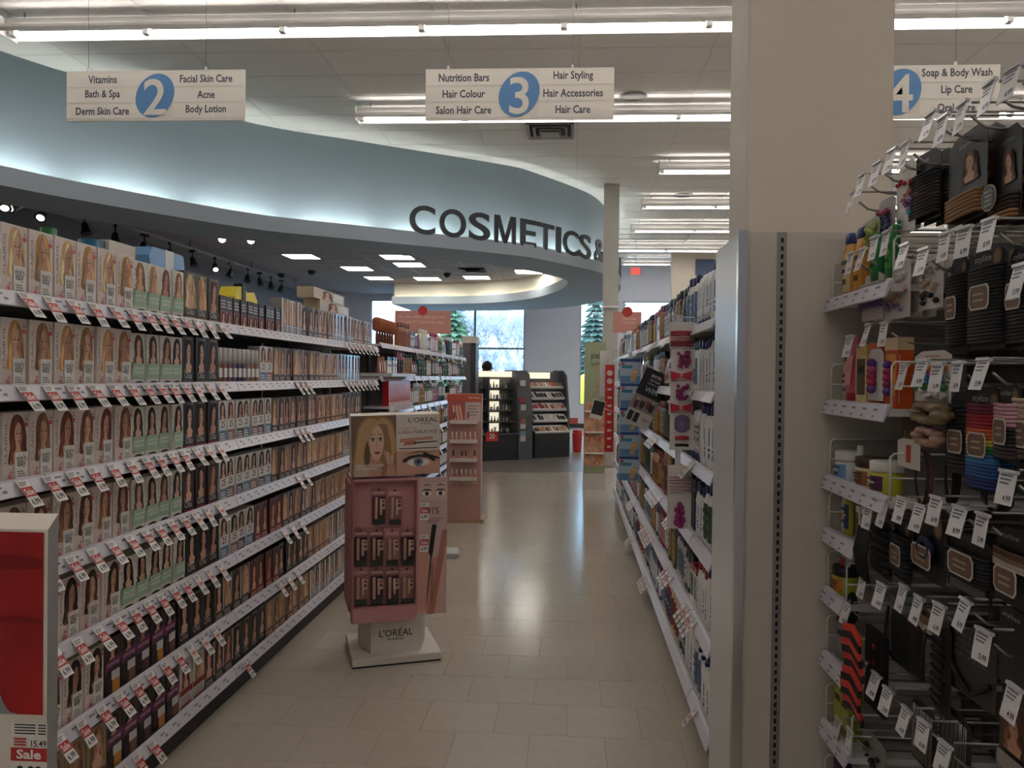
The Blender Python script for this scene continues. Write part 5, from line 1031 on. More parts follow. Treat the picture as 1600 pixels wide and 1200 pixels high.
lot(0, [('bigshampoo', (212,150,60), (36,46,110), (226,200,150), 1322, .8, 'amber lotion bottle with navy cap beside the wire fence', 'bottle'), ('bigshampoo', (206,140,60), (36,46,110), (220,160,70), 1345, .8, 'second amber lotion bottle with navy cap', 'bottle'), ('capdown', (40,120,60), (222,220,210), (60,150,70), 1368, .75, 'green lotion bottle standing on a white cap, next to amber bottles', 'bottle'), ('capdown', (40,120,60), (222,220,210), (70,150,70), 1392, .75, 'green lotion bottle standing on a white cap, further from the amber bottles', 'bottle')])
lot(1, [('shampoo', (226,190,140), (40,36,40), (206,200,196), 1320, .7, 'small tan lotion bottle behind the pink tube', 'bottle'), ('tube', (206,96,110), (178,40,60), (226,150,150), 1335, 1.2, 'pink lotion tube with red foot beside cream carton', 'tube'), ('pack', (226,206,150), (222,190,120), (90,80,40), 1356, 1.0, 'cream lotion carton with dark leaf picture', 'carton'), ('pack', (214,96,40), (214,96,40), (226,150,60), 1378, 1.0, 'orange lotion carton next to the cream carton', 'carton'), ('pack', (200,80,36), (214,190,150), (226,150,60), 1404, 1.05, 'orange and cream lotion carton further along', 'carton')])
lot(2, [('jar', (222,222,220), (226,224,220), (120,160,206), 1330, 1.0, 'white cream jar with blue print, third lotion shelf', 'jar'), ('bigshampoo', (222,222,220), (226,224,220), (150,180,210), 1346, .45, 'small white lotion bottle with blue print', 'bottle'), ('jar', (226,206,160), (70,44,34), (140,90,60), 1364, 1.0, 'cream coloured jar with brown lid', 'jar'), ('jar', (206,196,60), (226,224,214), (90,50,80), 1388, 1.0, 'yellow cream jar with white lid', 'jar')])
lot(3, [('shampoo', (216,212,200), (206,110,50), (220,216,206), 1310, .62, 'pale lotion bottle with orange cap', 'bottle'), ('shampoo', (200,186,60), (222,196,50), (40,60,110), 1330, .62, 'yellow and navy foot cream bottle', 'bottle'), ('pack', (110,112,50), (214,210,196), (90,96,40), 1352, .6, 'olive green lotion carton, fourth lotion shelf', 'carton'), ('jar', (150,140,60), (60,54,40), (110,100,40), 1376, .9, 'olive jar with dark lid, fourth lotion shelf', 'jar')])
lot(4, [('tube', (206,206,206), (222,220,216), (178,50,56), 1306, .9, 'white lotion tube with red and blue print', 'tube'), ('jar', (176,180,60), (26,24,24), (206,120,50), 1324, .95, 'lime cream jar with black lid', 'jar'), ('pack', (206,160,50), (206,160,50), (120,60,40), 1346, .5, 'small amber carton beside the lime jar', 'carton')])
lot(5, [('pack', (196,176,160), (180,60,60), (206,200,196), 1304, .8, 'pale carton with red top, low lotion shelf', 'carton'), ('pack', (190,176,166), (150,50,50), (206,200,196), 1324, .8, 'pale carton with maroon top, low lotion shelf', 'carton')])
lot(6, [('pack', (130,140,50), (150,90,50), (170,176,60), 1306, .95, 'green soap carton at the wire fence, lower shelf', 'carton'), ('pack', (130,140,50), (150,90,50), (170,176,60), 1338, .95, 'green soap carton behind the chevron bands', 'carton'), ('pack', (130,140,50), (206,200,190), (170,176,60), 1364, .95, 'green and white soap carton, lower shelf', 'carton')])
lot(7, [('pack', (80,56,110), (190,110,50), (120,90,150), 1300, .8, 'purple carton on the bottom lotion shelf', 'carton'), ('pack', (80,56,110), (80,56,110), (120,90,150), 1322, .8, 'purple carton, second on the bottom lotion shelf', 'carton')])

# ---------------------------------------------------------------- hooks with price plates
m_rod = mat('hook steel', (150,148,146), .3, .9); XB = 1.188
rod_me = {}
def rodmesh(n):
    g = MB(); L = XB - XS - .02
    g.tube([(.02, 0, .018), (L, 0, .018)], .0026, m_rod, 6); g.tube([(.02, 0, -.01), (.045, 0, -.03), (.075, 0, -.036), (L, 0, -.036)], .003, m_rod, 6); g.box(L - .004, L + .006, -.012, .012, -.05, .03, m_rod); return g.mesh('rod')
ROD = rodmesh(0)
def platemesh(price):
    g = MB(); W, H = .048, .062; P = lambda u, v, k: (-.001 - .0005*k, -u, v)
    g.box(-.001, .0005, -W/2, W/2, -H*.72, H*.28, rgb((224,220,220), .3)); g.box(-.005, .004, -W/2, W/2, H*.2, H*.3, rgb((200,198,200), .2))
    for i in range(3): g.poly([P(-.018, .006 - .007*i, 1), P(.016 - .004*i, .006 - .007*i, 1), P(.016 - .004*i, .0095 - .007*i, 1), P(-.018, .0095 - .007*i, 1)], rgb((120,118,124)))
    g.text(price, P, -.002, -.038, .022, .011, m_ink, 'b', .02, k=1); return g.mesh('price_plate')
PL = [platemesh(p) for p in ('4.99', '6.99', '8.99', '5.99')]
HOOKS = [
 [(1331,310),(1346,282),(1369,264),(1392,244),(1414,234),(1452,188),(1472,194),(1502,174),(1544,142),(1580,120)],
 [(1329,404),(1346,398),(1366,380),(1384,372),(1412,392),(1442,400),(1476,376),(1506,368),(1544,356),(1592,428)],
 [(1327,534),(1355,516),(1381,514)], [(1411,580),(1440,574),(1464,580),(1496,578),(1534,574)], [(1574,750)],
 [(1356,800),(1380,796),(1408,788),(1436,800),(1462,788),(1498,804),(1534,816)],
 [(1348,908),(1376,922),(1410,926),(1434,944),(1466,956),(1506,950),(1323,951),(1536,998),(1583,1087)],
 [(1347,1040),(1367,1063),(1386,1087),(1414,1118),(1442,1139),(1475,1174)], [(1308,1133),(1327,1150)]]
RN = ['topmost', 'second', 'third', 'fourth', 'fifth', 'sixth', 'seventh', 'eighth', 'lowest']
n = 0
for r, row in enumerate(HOOKS):
    for px, py in sorted(row):
        p = on(0, XS, px, py); t = thing('display_hook', 'steel display hook with white price plate, %s row, %s from the end panel' % (RN[r], count(('hk', r))), 'hook', (XS, p.y, p.z), 0, 'display hooks, %s row' % RN[r])
        link('rod', ROD, t); q = link('price_plate', PL[n % 4], t); q.rotation_euler = (0, random.uniform(.12, .3), random.uniform(-.1, .1)); n += 1

# ---------------------------------------------------------------- goods hanging on the hooks
m_bc = rgb((24,23,24), .45); m_tanl = rgb((112,84,64), .5)
def spot(x0, x1, y0, y1, X):
    xm, ym = (x0 + x1)/2, (y0 + y1)/2; a = on(0, X, x0, ym).y; b = on(0, X, x1, ym).y; zt = on(0, X, xm, y0).z; zb = on(0, X, xm, y1).z; return (a + b)/2, zb, a - b, zt - zb
def good(name, label, cat, box, X, fn, group=None, deep=0, **k):
    y, z, w, h = spot(*box, X); t = thing(name, label, cat, (X, y, z), -pi/2 + random.uniform(-.08, .08), group); fn(t, w, h, **k)
    for d in range(deep):
        c = t.copy(); C.objects.link(c); c.location.x += .03*(d + 1); c.location.y += random.uniform(-.006, .006)
        c['label'] = label + ', ' + ['next behind', 'hindmost'][d]
        for ch in list(t.children):
            e = ch.copy(); C.objects.link(e); e.parent = c
    return t
def card(t, w, h, c, topfrac=None):
    g = MB(); pts = [(-w/2, 0, .0), (w/2, 0, .0), (w/2, 0, h*.9), (w*.3, 0, h), (-w*.3, 0, h), (-w/2, 0, h*.9)]; g.prism(pts, (0, .0012, 0), rgb(c, .45)); return g.build('card', t)
def ribs(t, w, h, cols, z0, z1, name='elastics', wd=.92, dp=.014):
    n = len(cols); g = None; run = []
    i = 0
    while i < n:
        j = i
        while j < n and cols[j] == cols[i]: j += 1
        g = MB(); m = mat('elastic %d %d %d' % cols[i], cols[i], .75, bump=.2, scale=300)
        for k in range(i, j):
            z = z0 + (z1 - z0)*(k + .5)/n; r = (z1 - z0)/n*.52; g.tube([(-w*wd/2, .004, z), (-w*wd/2 + .004, -dp*.75, z), (0, -dp, z - .001), (w*wd/2 - .004, -dp*.75, z), (w*wd/2, .004, z)], r, m, 6)
        g.build(name, t)['kind'] = 'stuff'; i = j
def brown_label(t, w, h, zc, lw=.6, lh=.05, d=.018):
    g = MB(); a, b = w*lw/2, lh/2
    def rr(a, b, k): return [(x*a, -d - .0006*k, zc + y*b) for x, y in [(-1, -.6), (-.8, -1), (.8, -1), (1, -.6), (1, .6), (.8, 1), (-.8, 1), (-1, .6)]]
    g.prism(rr(a, b, 0), (0, -.0008, 0), rgb((206,198,186), .5)); g.poly(rr(a*.9, b*.86, 2), m_tanl)
    for i in range(2): g.poly([(-a*.5, -d - .002, zc + .004 - .012*i), (a*.5, -d - .002, zc + .004 - .012*i), (a*.5, -d - .002, zc + .008 - .012*i), (-a*.5, -d - .002, zc + .008 - .012*i)], rgb((176,156,136)))
    g.build('paper_label', t)
def stylize(t, w, h, cols=None, z0=.12, z1=.78, badge=True, lab=.4, word=True):
    card(t, w, h, (24,23,24)); g = MB(); P = lambda u, v, k: (-w/2 + u*w, -.001 - .0006*k, v*h)
    if word: g.text('stylize', P, .1, .84, .5, .08, rgb((196,192,184)), 'b', 0, k=1)
    if badge: g.poly(ell(P, .78, .87, .14, .14*w/h, 1, 14), rgb((104,82,58))); g.poly(ell(P, .78, .87, .1, .1*w/h, 2, 14), rgb((132,108,78)))
    if word or badge: g.build('print', t)
    if cols: ribs(t, w, h, cols, z0*h, z1*h)
    if lab: brown_label(t, w, h, lab*h)
BKE = (30,28,29)
good('elastics_card', 'large black card of thick black hair elastics, double width', 'hair elastics', (1518,1572,384,545), .83, lambda t, w, h: stylize(t, w, h, [BKE]*22, .05, .8, lab=.5), deep=1)
good('elastics_card', 'black hair elastics card beside the bow card', 'hair elastics', (1484,1514,400,548), .84, lambda t, w, h: stylize(t, w, h, [BKE]*22, .05, .8, lab=.45, word=False), deep=1)
good('elastics_card', 'black hair elastics card at the edge of the bay', 'hair elastics', (1576,1622,380,545), .84, lambda t, w, h: stylize(t, w, h, [BKE]*22, .05, .82, lab=.5, badge=False), deep=1)
def tallcard(t, w, h, cols):
    card(t, w, h, (40,36,32)); g = MB(); P = lambda u, v, k: (-w/2 + u*w, -.001 - .0006*k, v*h)
    portrait(g, P, .35*w/w, .42, .5, .35, (96,62,40), SK[1], 1, 2); g.text('stylize', P, .3, .83, .45, .06, rgb((150,144,134)), 'b', 0, k=1); g.build('print', t); ribs(t, w, h, cols, .04*h, .3*h, wd=.8, dp=.018)
BRN = (150,110,72); good('elastics_card', 'tall dark card with light brown braided elastics and round badge', 'hair elastics', (1478,1548,205,345), .85, lambda t, w, h: tallcard(t, w, h, [BRN]*6), deep=1)
good('elastics_card', 'tall dark card of mixed elastics beside the round badge card', 'hair elastics', (1550,1600,200,350), .86, lambda t, w, h: tallcard(t, w, h, [BRN]*2 + [(60,44,36)]*4), deep=1)
y, z, w, h = spot(1520, 1560, 288, 330, .825); g = MB(); g.lathe([(.027, -.001), (.027, .001)], rgb((150,140,120)), 20, ax='y'); g.lathe([(.0245, -.0016), (.0245, .0016)], rgb((60,62,56)), 20, ax='y'); P = lambda u, v, k: (u, -.002, v)
for i, s in enumerate(('MADE TO', 'WEAR', 'FABRIC', 'ELASTIC')): g.text(s, P, -.014, .01 - .009*i, .028, .005, rgb((200,190,170)), 'b')
tag(g.build('round_badge', None, (.832, y, z + h/2), -pi/2), 'round dark badge with lettering in front of the brown elastics', 'badge')
good('elastics_card', 'small black card with dark elastics on the upper row', 'hair elastics', (1428,1468,238,345), .85, lambda t, w, h: stylize(t, w, h, [(44,34,32)]*5 + [(60,44,38)]*4 + [BKE]*4, .06, .7, badge=False, lab=0), deep=2)
def blobs(t, w, h, c, cols, n, r, text=True, seed=1, z0=.12, z1=.8):
    card(t, w, h, c); rr = random.Random(seed)
    if text: g = MB(); P = lambda u, v, k: (-w/2 + u*w, -.001, v*h); g.text('scunci', P, .3, .88, .4, .04, rgb((186,60,50)), 'b'); g.build('print', t)
    for i, col in enumerate(cols):
        g = MB(); za = z0 + (z1 - z0)*i/len(cols); zb = z0 + (z1 - z0)*(i + 1)/len(cols)
        for k in range(n): g.ball((rr.uniform(-.38, .38)*w, -r*.8, rr.uniform(za, zb)*h), r*rr.uniform(.7, 1.1), rgb(col, .4), 7, 5)
        g.build('clips', t)['kind'] = 'stuff'
WC = (214,208,200)
good('clip_card', 'white card of rose, lilac and teal hair clips on the upper row', 'hair clips', (1398,1434,254,366), .84, lambda t, w, h: blobs(t, w, h, WC, [(80,160,166), (150,120,170), (214,130,130), (186,40,52)], 5, .007, seed=4))
good('elastics_card', 'pale card of lilac and black elastics on the upper row', 'hair elastics', (1418,1440,262,360), .86, lambda t, w, h: (card(t, w, h, WC), ribs(t, w, h, [(44,40,46)]*3 + [(150,130,170)]*4 + [(190,186,190)]*5, .1*h, .85*h)))
good('clip_card', 'clear pouch of red and navy elastics on the upper row', 'hair elastics', (1374,1398,310,365), .84, lambda t, w, h: blobs(t, w, h, (186,178,176), [(60,70,110), (70,60,100), (178,50,84)], 8, .008, False, 6))
good('clip_card', 'clear pouch of lime green clips on the upper row', 'hair clips', (1340,1378,344,392), .83, lambda t, w, h: blobs(t, w, h, (176,172,150), [(150,160,70), (176,186,96)], 9, .008, False, 8))
good('elastics_card', 'white card of lilac and cream elastics', 'hair elastics', (1346,1382,428,500), .82, lambda t, w, h: (card(t, w, h, (216,204,196)), ribs(t, w, h, [(120,90,150)]*5 + [(190,180,186)]*3 + [(206,196,190)]*2, .25*h, .8*h)), deep=1)
good('clip_card', 'white card of pearl pink and lilac snap clips', 'hair clips', (1380,1424,406,498), .82, lambda t, w, h: blobs(t, w, h, WC, [(160,130,180), (214,150,140), (216,170,160), (206,200,196)], 9, .0065, seed=11), deep=2)
good('clip_card', 'white card with silver and black bow clips', 'hair clips', (1438,1474,400,482), .83, lambda t, w, h: blobs(t, w, h, WC, [(30,28,30), (206,170,140), (150,148,150)], 7, .0075, seed=12), deep=2)
def beads(t, w, h, cols):
    card(t, w, h, (206,200,194))
    for i, c in enumerate(cols):
        z = h*(.72 - .62*i/len(cols)); MB().ball((0, -.011, z), .0125, rgb(c, .15), 12, 8).build('bead', t)
PUR, RED_ = (96,50,130), (160,30,70)
good('bead_band', 'purple and red plastic bead hair band by the cream carton', 'hair band', (1355,1382,545,626), .80, lambda t, w, h: beads(t, w, h, [PUR, (176,70,110), RED_, RED_, PUR]))
good('bead_band', 'purple and red plastic bead hair band next to the orange carton', 'hair band', (1384,1404,548,630), .81, lambda t, w, h: beads(t, w, h, [PUR, RED_, RED_, (120,30,80), PUR]))
good('elastics_card', 'white card of bright rainbow clips', 'hair clips', (1432,1484,548,628), .84, lambda t, w, h: blobs(t, w, h, WC, [(230,228,226), (60,140,70), (50,110,170), (214,60,130), (226,130,60)], 9, .008, seed=15, z0=.1, z1=.75))
def scrunch(t, w, h, c):
    g = MB(); m = mat('satin %d' % c[0], c, .35, var=.15, scale=30); N1, N2 = 30, 8; R, r = w*.34, w*.2; v = []; f = []
    for i in range(N1):
        a = 2*pi*i/N1; q = r*(1 + .22*sin(i*2.7) + .12*sin(i*5.1))
        for k in range(N2): b = 2*pi*k/N2; v.append(((R + q*cos(b))*cos(a), -.02 + q*sin(b)*.7, h/2 + (R + q*cos(b))*sin(a)*h/w*.8))
    g.add(v, [(i*N2 + k, ((i+1) % N1)*N2 + k, ((i+1) % N1)*N2 + (k+1) % N2, i*N2 + (k+1) % N2) for i in range(N1) for k in range(N2)], m, True); g.build('fabric_ring', t)
good('scrunchie', 'olive gold satin scrunchie above the pink one', 'scrunchie', (1442,1500,624,668), .83, lambda t, w, h: scrunch(t, w, h, (140,120,84)))
good('scrunchie', 'dusty pink satin scrunchie under the olive one', 'scrunchie', (1446,1486,664,702), .83, lambda t, w, h: scrunch(t, w, h, (176,136,120)))
def bearcard(t, w, h): card(t, w, h, (206,198,186)); MB().box(-w*.1, w*.1, -.001, 0, h*.2, h*.8, rgb((186,60,50))).build('print', t)
good('clip_card', 'blank cream card beside the pink scrunchie', 'card', (1404,1436,686,732), .82, bearcard)
good('elastics_card', 'black elastics card between scrunchies and rainbow elastics', 'hair elastics', (1488,1522,612,742), .84, lambda t, w, h: stylize(t, w, h, [BKE]*16, .08, .85, word=False, badge=False, lab=.4), deep=1)
RB = [(30,44,100)]*3 + [(40,84,140)]*4 + [(50,110,160)]*3 + [(40,120,60)]*2 + [(214,190,60)]*2 + [(206,100,40)]*3 + [(160,30,36)]*4 + [(120,30,60)]*3
good('elastics_card', 'rainbow hair elastics card with brown paper label', 'hair elastics', (1518,1562,604,770), .83, lambda t, w, h: stylize(t, w, h, RB, .04, .84, lab=.45), deep=1)
good('elastics_card', 'black elastics card with pink bands on top', 'hair elastics', (1558,1598,600,724), .83, lambda t, w, h: stylize(t, w, h, [(60,36,46)]*4 + [BKE]*4 + [(206,150,166)]*6, .06, .76, lab=.4), deep=1)
good('elastics_card', 'card of cream, tan and brown elastics at the bay edge', 'hair elastics', (1590,1626,610,724), .84, lambda t, w, h: stylize(t, w, h, [(84,60,48)]*5 + [(170,130,90)]*3 + [(196,176,150)]*4, .06, .9, lab=.4, word=False, badge=False))
def cords(t, w, h, cols):
    for i, c in enumerate(cols):
        r = w*.3*(1 - .12*i); MB().tube([(r*cos(a) + .004*i, -.004*i, h*.5 + h*.48*sin(a)) for a in [2*pi*k/18 for k in range(18)]], .0022, rgb(c, .6), 5, True).build('band', t)
good('headband', 'thin brown headbands hanging below the cream card', 'headband', (1420,1470,700,790), .84, lambda t, w, h: cords(t, w, h, [(110,76,66), (120,84,70), (96,66,58), (60,40,36)]))
good('headband', 'thin black headbands hanging beside the brown ones', 'headband', (1470,1510,690,790), .86, lambda t, w, h: cords(t, w, h, [(26,24,24)]*5))
good('headband', 'wide loops of black elastic under the rainbow card', 'headband', (1520,1600,755,800), .86, lambda t, w, h: cords(t, w, h, [(28,26,26)]*6))
def band_stack(t, w, h):
    for k in range(5): MB().tube([(-w*.4 + .2*w*k, -.004*k, .0), (-w*.42 + .2*w*k, -.012 - .003*k, h*.5), (-w*.38 + .2*w*k, -.004*k, h)], .006, mat('black fabric', (20,19,20), .8), 6).build('band', t)
good('headband', 'row of flat black headbands beside the lotion shelves', 'headband', (1342,1368,826,905), .775, band_stack); good('headband', 'wide plain black headband pack', 'headband', (1366,1396,815,902), .82, lambda t, w, h: (card(t, w, h, (26,25,25)), ribs(t, w, h, [BKE]*6, .1*h, .9*h)))
good('elastics_card', 'black elastics pack with brown label in a clear pouch', 'hair elastics', (1394,1428,812,908), .82, lambda t, w, h: stylize(t, w, h, [BKE]*9, .12, .75, word=False, badge=True, lab=.42))
good('elastics_card', 'black card with a navy scrunch band and slanted brown label', 'hair elastics', (1424,1482,806,906), .82, lambda t, w, h: (stylize(t, w, h, None, lab=.36), MB().tube([(.01 + .03*cos(a), -.012, h*.5 + .02*sin(a)) for a in [2*pi*k/16 for k in range(16)]], .009, rgb((30,34,66), .7), 6, True).build('band', t)))
good('elastics_card', 'black elastics in a clear hanger with wide brown label', 'hair elastics', (1482,1550,836,930), .82, lambda t, w, h: (stylize(t, w, h, [BKE]*8, .22, .72, word=False, badge=False, lab=.5), MB().box(-w*.4, w*.4, -.004, -.001, .03*h, .2*h, rgb((88,86,86), .3)).build('clear_hanger', t)), deep=1)
good('elastics_card', 'black card of brown and cream elastics above a wide brown label', 'hair elastics', (1556,1620,828,950), .81, lambda t, w, h: stylize(t, w, h, [(190,176,160)]*3 + [(140,110,90)]*2 + [(100,70,54)]*3, .48, .72, lab=.34, badge=False))
good('elastics_card', 'plain black card hanging low at the bay edge', 'hair elastics', (1560,1620,955,1080), .83, lambda t, w, h: stylize(t, w, h, None, lab=0, badge=False))
def chevron(t, w, h):
    n = 12; m1, m2 = rgb((206,56,44), .7), rgb((24,22,22), .7)
    for k in range(n):
        z = h*k/n; d = h/n; y = -.004 - .01*abs(sin(k*.5)); MB().prism([(-w/2, y, z), (0, y, z + d*.9), (w/2, y, z), (w/2, y, z + d), (0, y, z + d*1.9), (-w/2, y, z + d)], (0, .008, 0), m1 if k % 2 else m2).build('chevron_fold', t)
good('headband', 'red and black chevron stretch headband', 'headband', (1320,1350,985,1122), .757, chevron)
good('headband', 'black and red stretch headband half hidden', 'headband', (1352,1380,985,1110), .79, lambda t, w, h: (MB().box(-w/2, w/2, 0, .012, 0, h, m_bc).build('band', t), [MB().ball((0, -.002, h*(.2 + .2*k)), .008, rgb((170,40,36)), 8, 5, (1, .3, 1)).build('spot', t) for k in range(4)]))
def comb(t, w, h):
    g = MB(); g.tube([(-w*.45, 0, h), (-w*.45, -.01, h*.3), (-w*.2, -.012, .02), (w*.2, -.012, .02), (w*.45, -.01, h*.3), (w*.45, 0, h)], .004, m_bc, 6); g.build('rim', t); g = MB()
    for k in range(22): z = h*(.1 + .85*k/22); g.tube([(w*.45, -.01, z), (w*.25, -.016, z - .004)], .0012, m_bc, 4); g.tube([(-w*.45, -.01, z), (-w*.25, -.016, z - .004)], .0012, m_bc, 4)
    g.build('teeth', t)['kind'] = 'stuff'; MB().box(-w*.4, w*.4, .002, .004, h*.05, h*.98, rgb((40,40,38), .3)).build('card', t)
good('hair_comb', 'black toothed comb headband in clear pack', 'comb', (1388,1446,965,1052), .84, comb)
def spiral(t, w, h):
    card(t, w, h, (34,33,32)); g = MB(); pts = [(w*.3*cos(a), -.012 - .006*sin(a), h*.08 + h*.84*a/(2*pi*9)) for a in [i*.5 for i in range(int(2*pi*9/.5))]]; g.tube(pts, .0035, m_bc, 5); g.build('coil', t)
good('spiral_band', 'black spiral hair coil on a narrow dark card', 'hair band', (1456,1488,968,1118), .84, spiral)
def kit(t, w, h):
    card(t, w, h, (52,50,48)); g = MB(); P = lambda u, v, k: (-w/2 + u*w, -.001, v*h)
    for i, s in enumerate(('BEND & FORM', 'DONUT SHAPER', 'SE FORME ET', 'SE PLIE')): g.text(s, P, .12, .84 - .1*i, .7, .05, rgb((120,118,114)), 'b', 0)
    g.build('print', t)
    for s in (-1, 1): MB().tube([(0, -.004, h*.08), (s*w*.2, -.006, h*.2), (s*w*.4, -.004, h*.36)], .006, m_bc, 6).build('foam_arm', t)
good('hair_styler', 'dark grey carded bun styler with printed lines', 'hair styler', (1488,1552,985,1095), .85, kit)
def pins(t, w, h):
    card(t, w, h, (34,33,33))
    for k in range(6): MB().tube([(-w*.36 + .14*w*k, -.004, h*.9), (-w*.36 + .14*w*k, -.006, h*.1), (-w*.3 + .14*w*k, -.006, h*.1), (-w*.3 + .14*w*k, -.004, h*.9)], .0014, m_rod, 4).build('pin', t)
good('pin_card', 'dark card of steel bobby pins low in the bay', 'hair pins', (1425,1462,1100,1200), .84, pins); good('pin_card', 'dark card of bobby pins beside the lowest plates', 'hair pins', (1466,1520,1110,1215), .85, pins)
def picpack(t, w, h): card(t, w, h, (60,46,40)); g = MB(); P = lambda u, v, k: (-w/2 + u*w, -.001 - .0006*k, v*h); portrait(g, P, .1, .3, .8, .62, (110,66,44), SK[2], 0, 1); g.poly([P(.02, .02, 8), P(.98, .02, 8), P(.98, .25, 8), P(.02, .25, 8)], rgb((150,140,132))); g.build('print', t)
good('hair_net_pack', 'brown portrait pack at the lower edge of the bay', 'pack', (1562,1612,1100,1215), .84, picpack)
good('clip_card', 'pale lower card with black claw clip', 'hair clips', (1350,1382,1150,1205), .84, lambda t, w, h: blobs(t, w, h, (150,146,138), [(28,26,26)], 6, .009, False, 21)); good('headband', 'coil of thin black bands above the chevron band', 'headband', (1322,1345,925,975), .82, lambda t, w, h: cords(t, w, h, [(24,22,22)]*5))
good('clip_card', 'small brown print card low between hooks', 'card', (1440,1466,952,1000), .86, lambda t, w, h: (card(t, w, h, (120,104,90)), ribs(t, w, h, [(196,186,170)]*3 + [(130,96,70)]*3, .3*h, .8*h)))
good('shower_cap_pack', 'brown carton with yellow lettering behind the cream card', 'carton', (1410,1444,650,690), .88, lambda t, w, h: (MB().box(-w/2, w/2, 0, .02, 0, h, rgb((70,44,34), .4)).build('carton_body', t), MB().text('BUTTER', lambda u, v, k: (-w/2 + u*w, -.001, v*h), .1, .1, .8, .3, rgb((214,170,90)), 'b').build('lettering', t)))
# ================================================================ cosmetics counters
m_ctr = mat('counter charcoal', (84,86,88), .45, var=.03); m_ctrd = mat('counter dark base', (34,35,38), .45, var=.05); m_lit = mat('lit counter back', (250,240,214), .5, emit=.45); m_mir = mat('counter mirror back', (120,122,116), .3)
A = Vector((-1.60, 12.85, 0)); B = Vector((-.90, 13.25, 0)); ang = math.atan2(B.y - A.y, B.x - A.x)
zt = on(1, 13.2, 780, 580).z
def counter(name, label, A, W, ang, lit): return thing(name, label, 'counter', A, ang)
c1 = counter('cosmetics_counter', 'dark cosmetics counter with lit bottle shelves and curved end panel', A, .9, ang, True); W1 = .80
MB().box(0, W1, .03, .6, 0, .44, m_ctrd).build('base_cabinet', c1); MB().box(-.0, W1, .0, .62, .44, .47, m_ctr).build('counter_top', c1); MB().box(0, .28, .36, .42, .47, zt - .1, m_mir).build('back_panel', c1); MB().box(.28, W1, .36, .42, .47, zt - .1, m_mir).build('back_panel', c1)
MB().box(0, W1, .3, .4, zt - .1, zt, m_lit).build('lit_header', c1); MB().box(.27, .29, .1, .4, .47, zt - .1, m_ctr).build('divider', c1)
sz = [.47 + (zt - .57)*k/5 for k in range(6)]
for k in range(5):
    z = sz[k]; MB().box(0, W1, .08 + .03*k, .4, z - .012, z, m_ctr).build('shelf', c1); MB().box(.3, .58, .352, .36, z + .01, sz[k] + .15, m_lit).build('lit_back', c1)
rr = random.Random(5); M1 = Matrix.Translation(A) @ Matrix.Rotation(ang, 4, 'Z'); cms = [MB().lathe([(.012, 0), (.013, .004), (.013, .05), (.006, .056), (.006, .062), (.009, .063), (.009, .085)], rgb(c, .2), 8).mesh('cosmetic_bottle') for c in [(40,40,44), (150,150,150), (214,206,190), (96,100,104), (60,54,50)]]
cbx = [MB().box(-.016, .016, -.012, .012, 0, .075, rgb(c, .3)).mesh('cosmetic_box') for c in [(206,204,200), (70,72,76), (150,146,140)]]
for k in range(5):
    for j in range(13):
        x = .03 + .059*j
        if rr.random() < .12 or abs(x - .28) < .03: continue
        q = M1 @ Vector((x, .2 + .02*k, sz[k])); bx_ = rr.random() < .35; o = link('cosmetic_box' if bx_ else 'cosmetic_bottle', rr.choice(cbx) if bx_ else rr.choice(cms), None, q, ang); s = rr.uniform(.8, 1.3); o.scale = (1.1, 1.1, s)
        tag(o, 'small cosmetic %s on the %s shelf of the lit counter, %s from the tower side' % ('box' if bx_ else 'bottle', ['lowest', 'second', 'third', 'fourth', 'uppermost'][k], count(('cm', k, bx_))), 'cosmetics', 'cosmetic %s on counter shelf %s' % ('boxes' if bx_ else 'bottles', 'edcba'[k]))
g = MB(); prof = [(.0, 0), (.0, .75), (.05, 1.1), (.14, zt - .05), (.26, zt + .02), (.62, zt + .02), (.62, 0)]; g.prism([(W1, y, z) for y, z in prof], (.27, .0, 0), m_ctr); ep1 = g.build('end_panel', c1)
for k, (z, c) in enumerate([(1.28, (196,190,184)), (.98, (150,60,56)), (.86, (190,186,184)), (.62, (150,96,84)), (.54, (196,190,186)), (.4, (110,150,160)), (.32, (196,192,190))]): MB().box(W1 + .03, W1 + .13, -.012 + (.03 if z > .9 else 0), .0 + (.05 if z > .9 else 0), z, z + .1, rgb(c, .5)).build('ticket', ep1)
tg = M1 @ Vector((.3, .03, .44)); o = MB(); o.box(-.11, .11, -.03, -.02, -.1, .06, rgb((206,60,54), .5)); P = lambda u, v, k: (u, -.0305, v); o.text('20', P, -.05, -.06, .1, .09, m_w, 'b'); o = o.build('offer_card', None, tg, ang); tag(o, 'red offer card propped on the dark counter ledge', 'card')
A2 = Vector((-.62, 13.5, 0)); B2 = Vector((.0, 14.5, 0)); ang2 = math.radians(34); W2 = .74
c2 = counter('cosmetics_counter', 'grey cosmetics counter with white tilted tester trays', A2, W2, ang2, False)
MB().box(0, W2, .03, .6, 0, .46, m_ctrd).build('base_cabinet', c2); MB().box(0, W2, .34, .42, .46, zt, m_ctr).build('back_panel', c2); MB().box(.02, W2*.62, .28, .34, zt - .12, zt - .01, m_lit).build('lit_header', c2)
g = MB(); g.prism([(W2, y, z) for y, z in [(.1, 0), (.1, .8), (.2, zt - .06), (.32, zt + .03), (.62, zt + .03), (.62, 0)]], (.04, 0, 0), m_ctr); g.build('end_panel', c2)
M2 = Matrix.Translation(A2) @ Matrix.Rotation(ang2, 4, 'Z'); pal = [[(206,150,120), (190,110,90), (120,110,106)], [(24,24,26), (40,40,44), (200,198,196)], [(150,40,46), (178,60,56), (196,160,150)], [(26,26,28), (206,204,200), (20,20,22)], [(190,140,90), (120,60,50), (60,56,58)]]
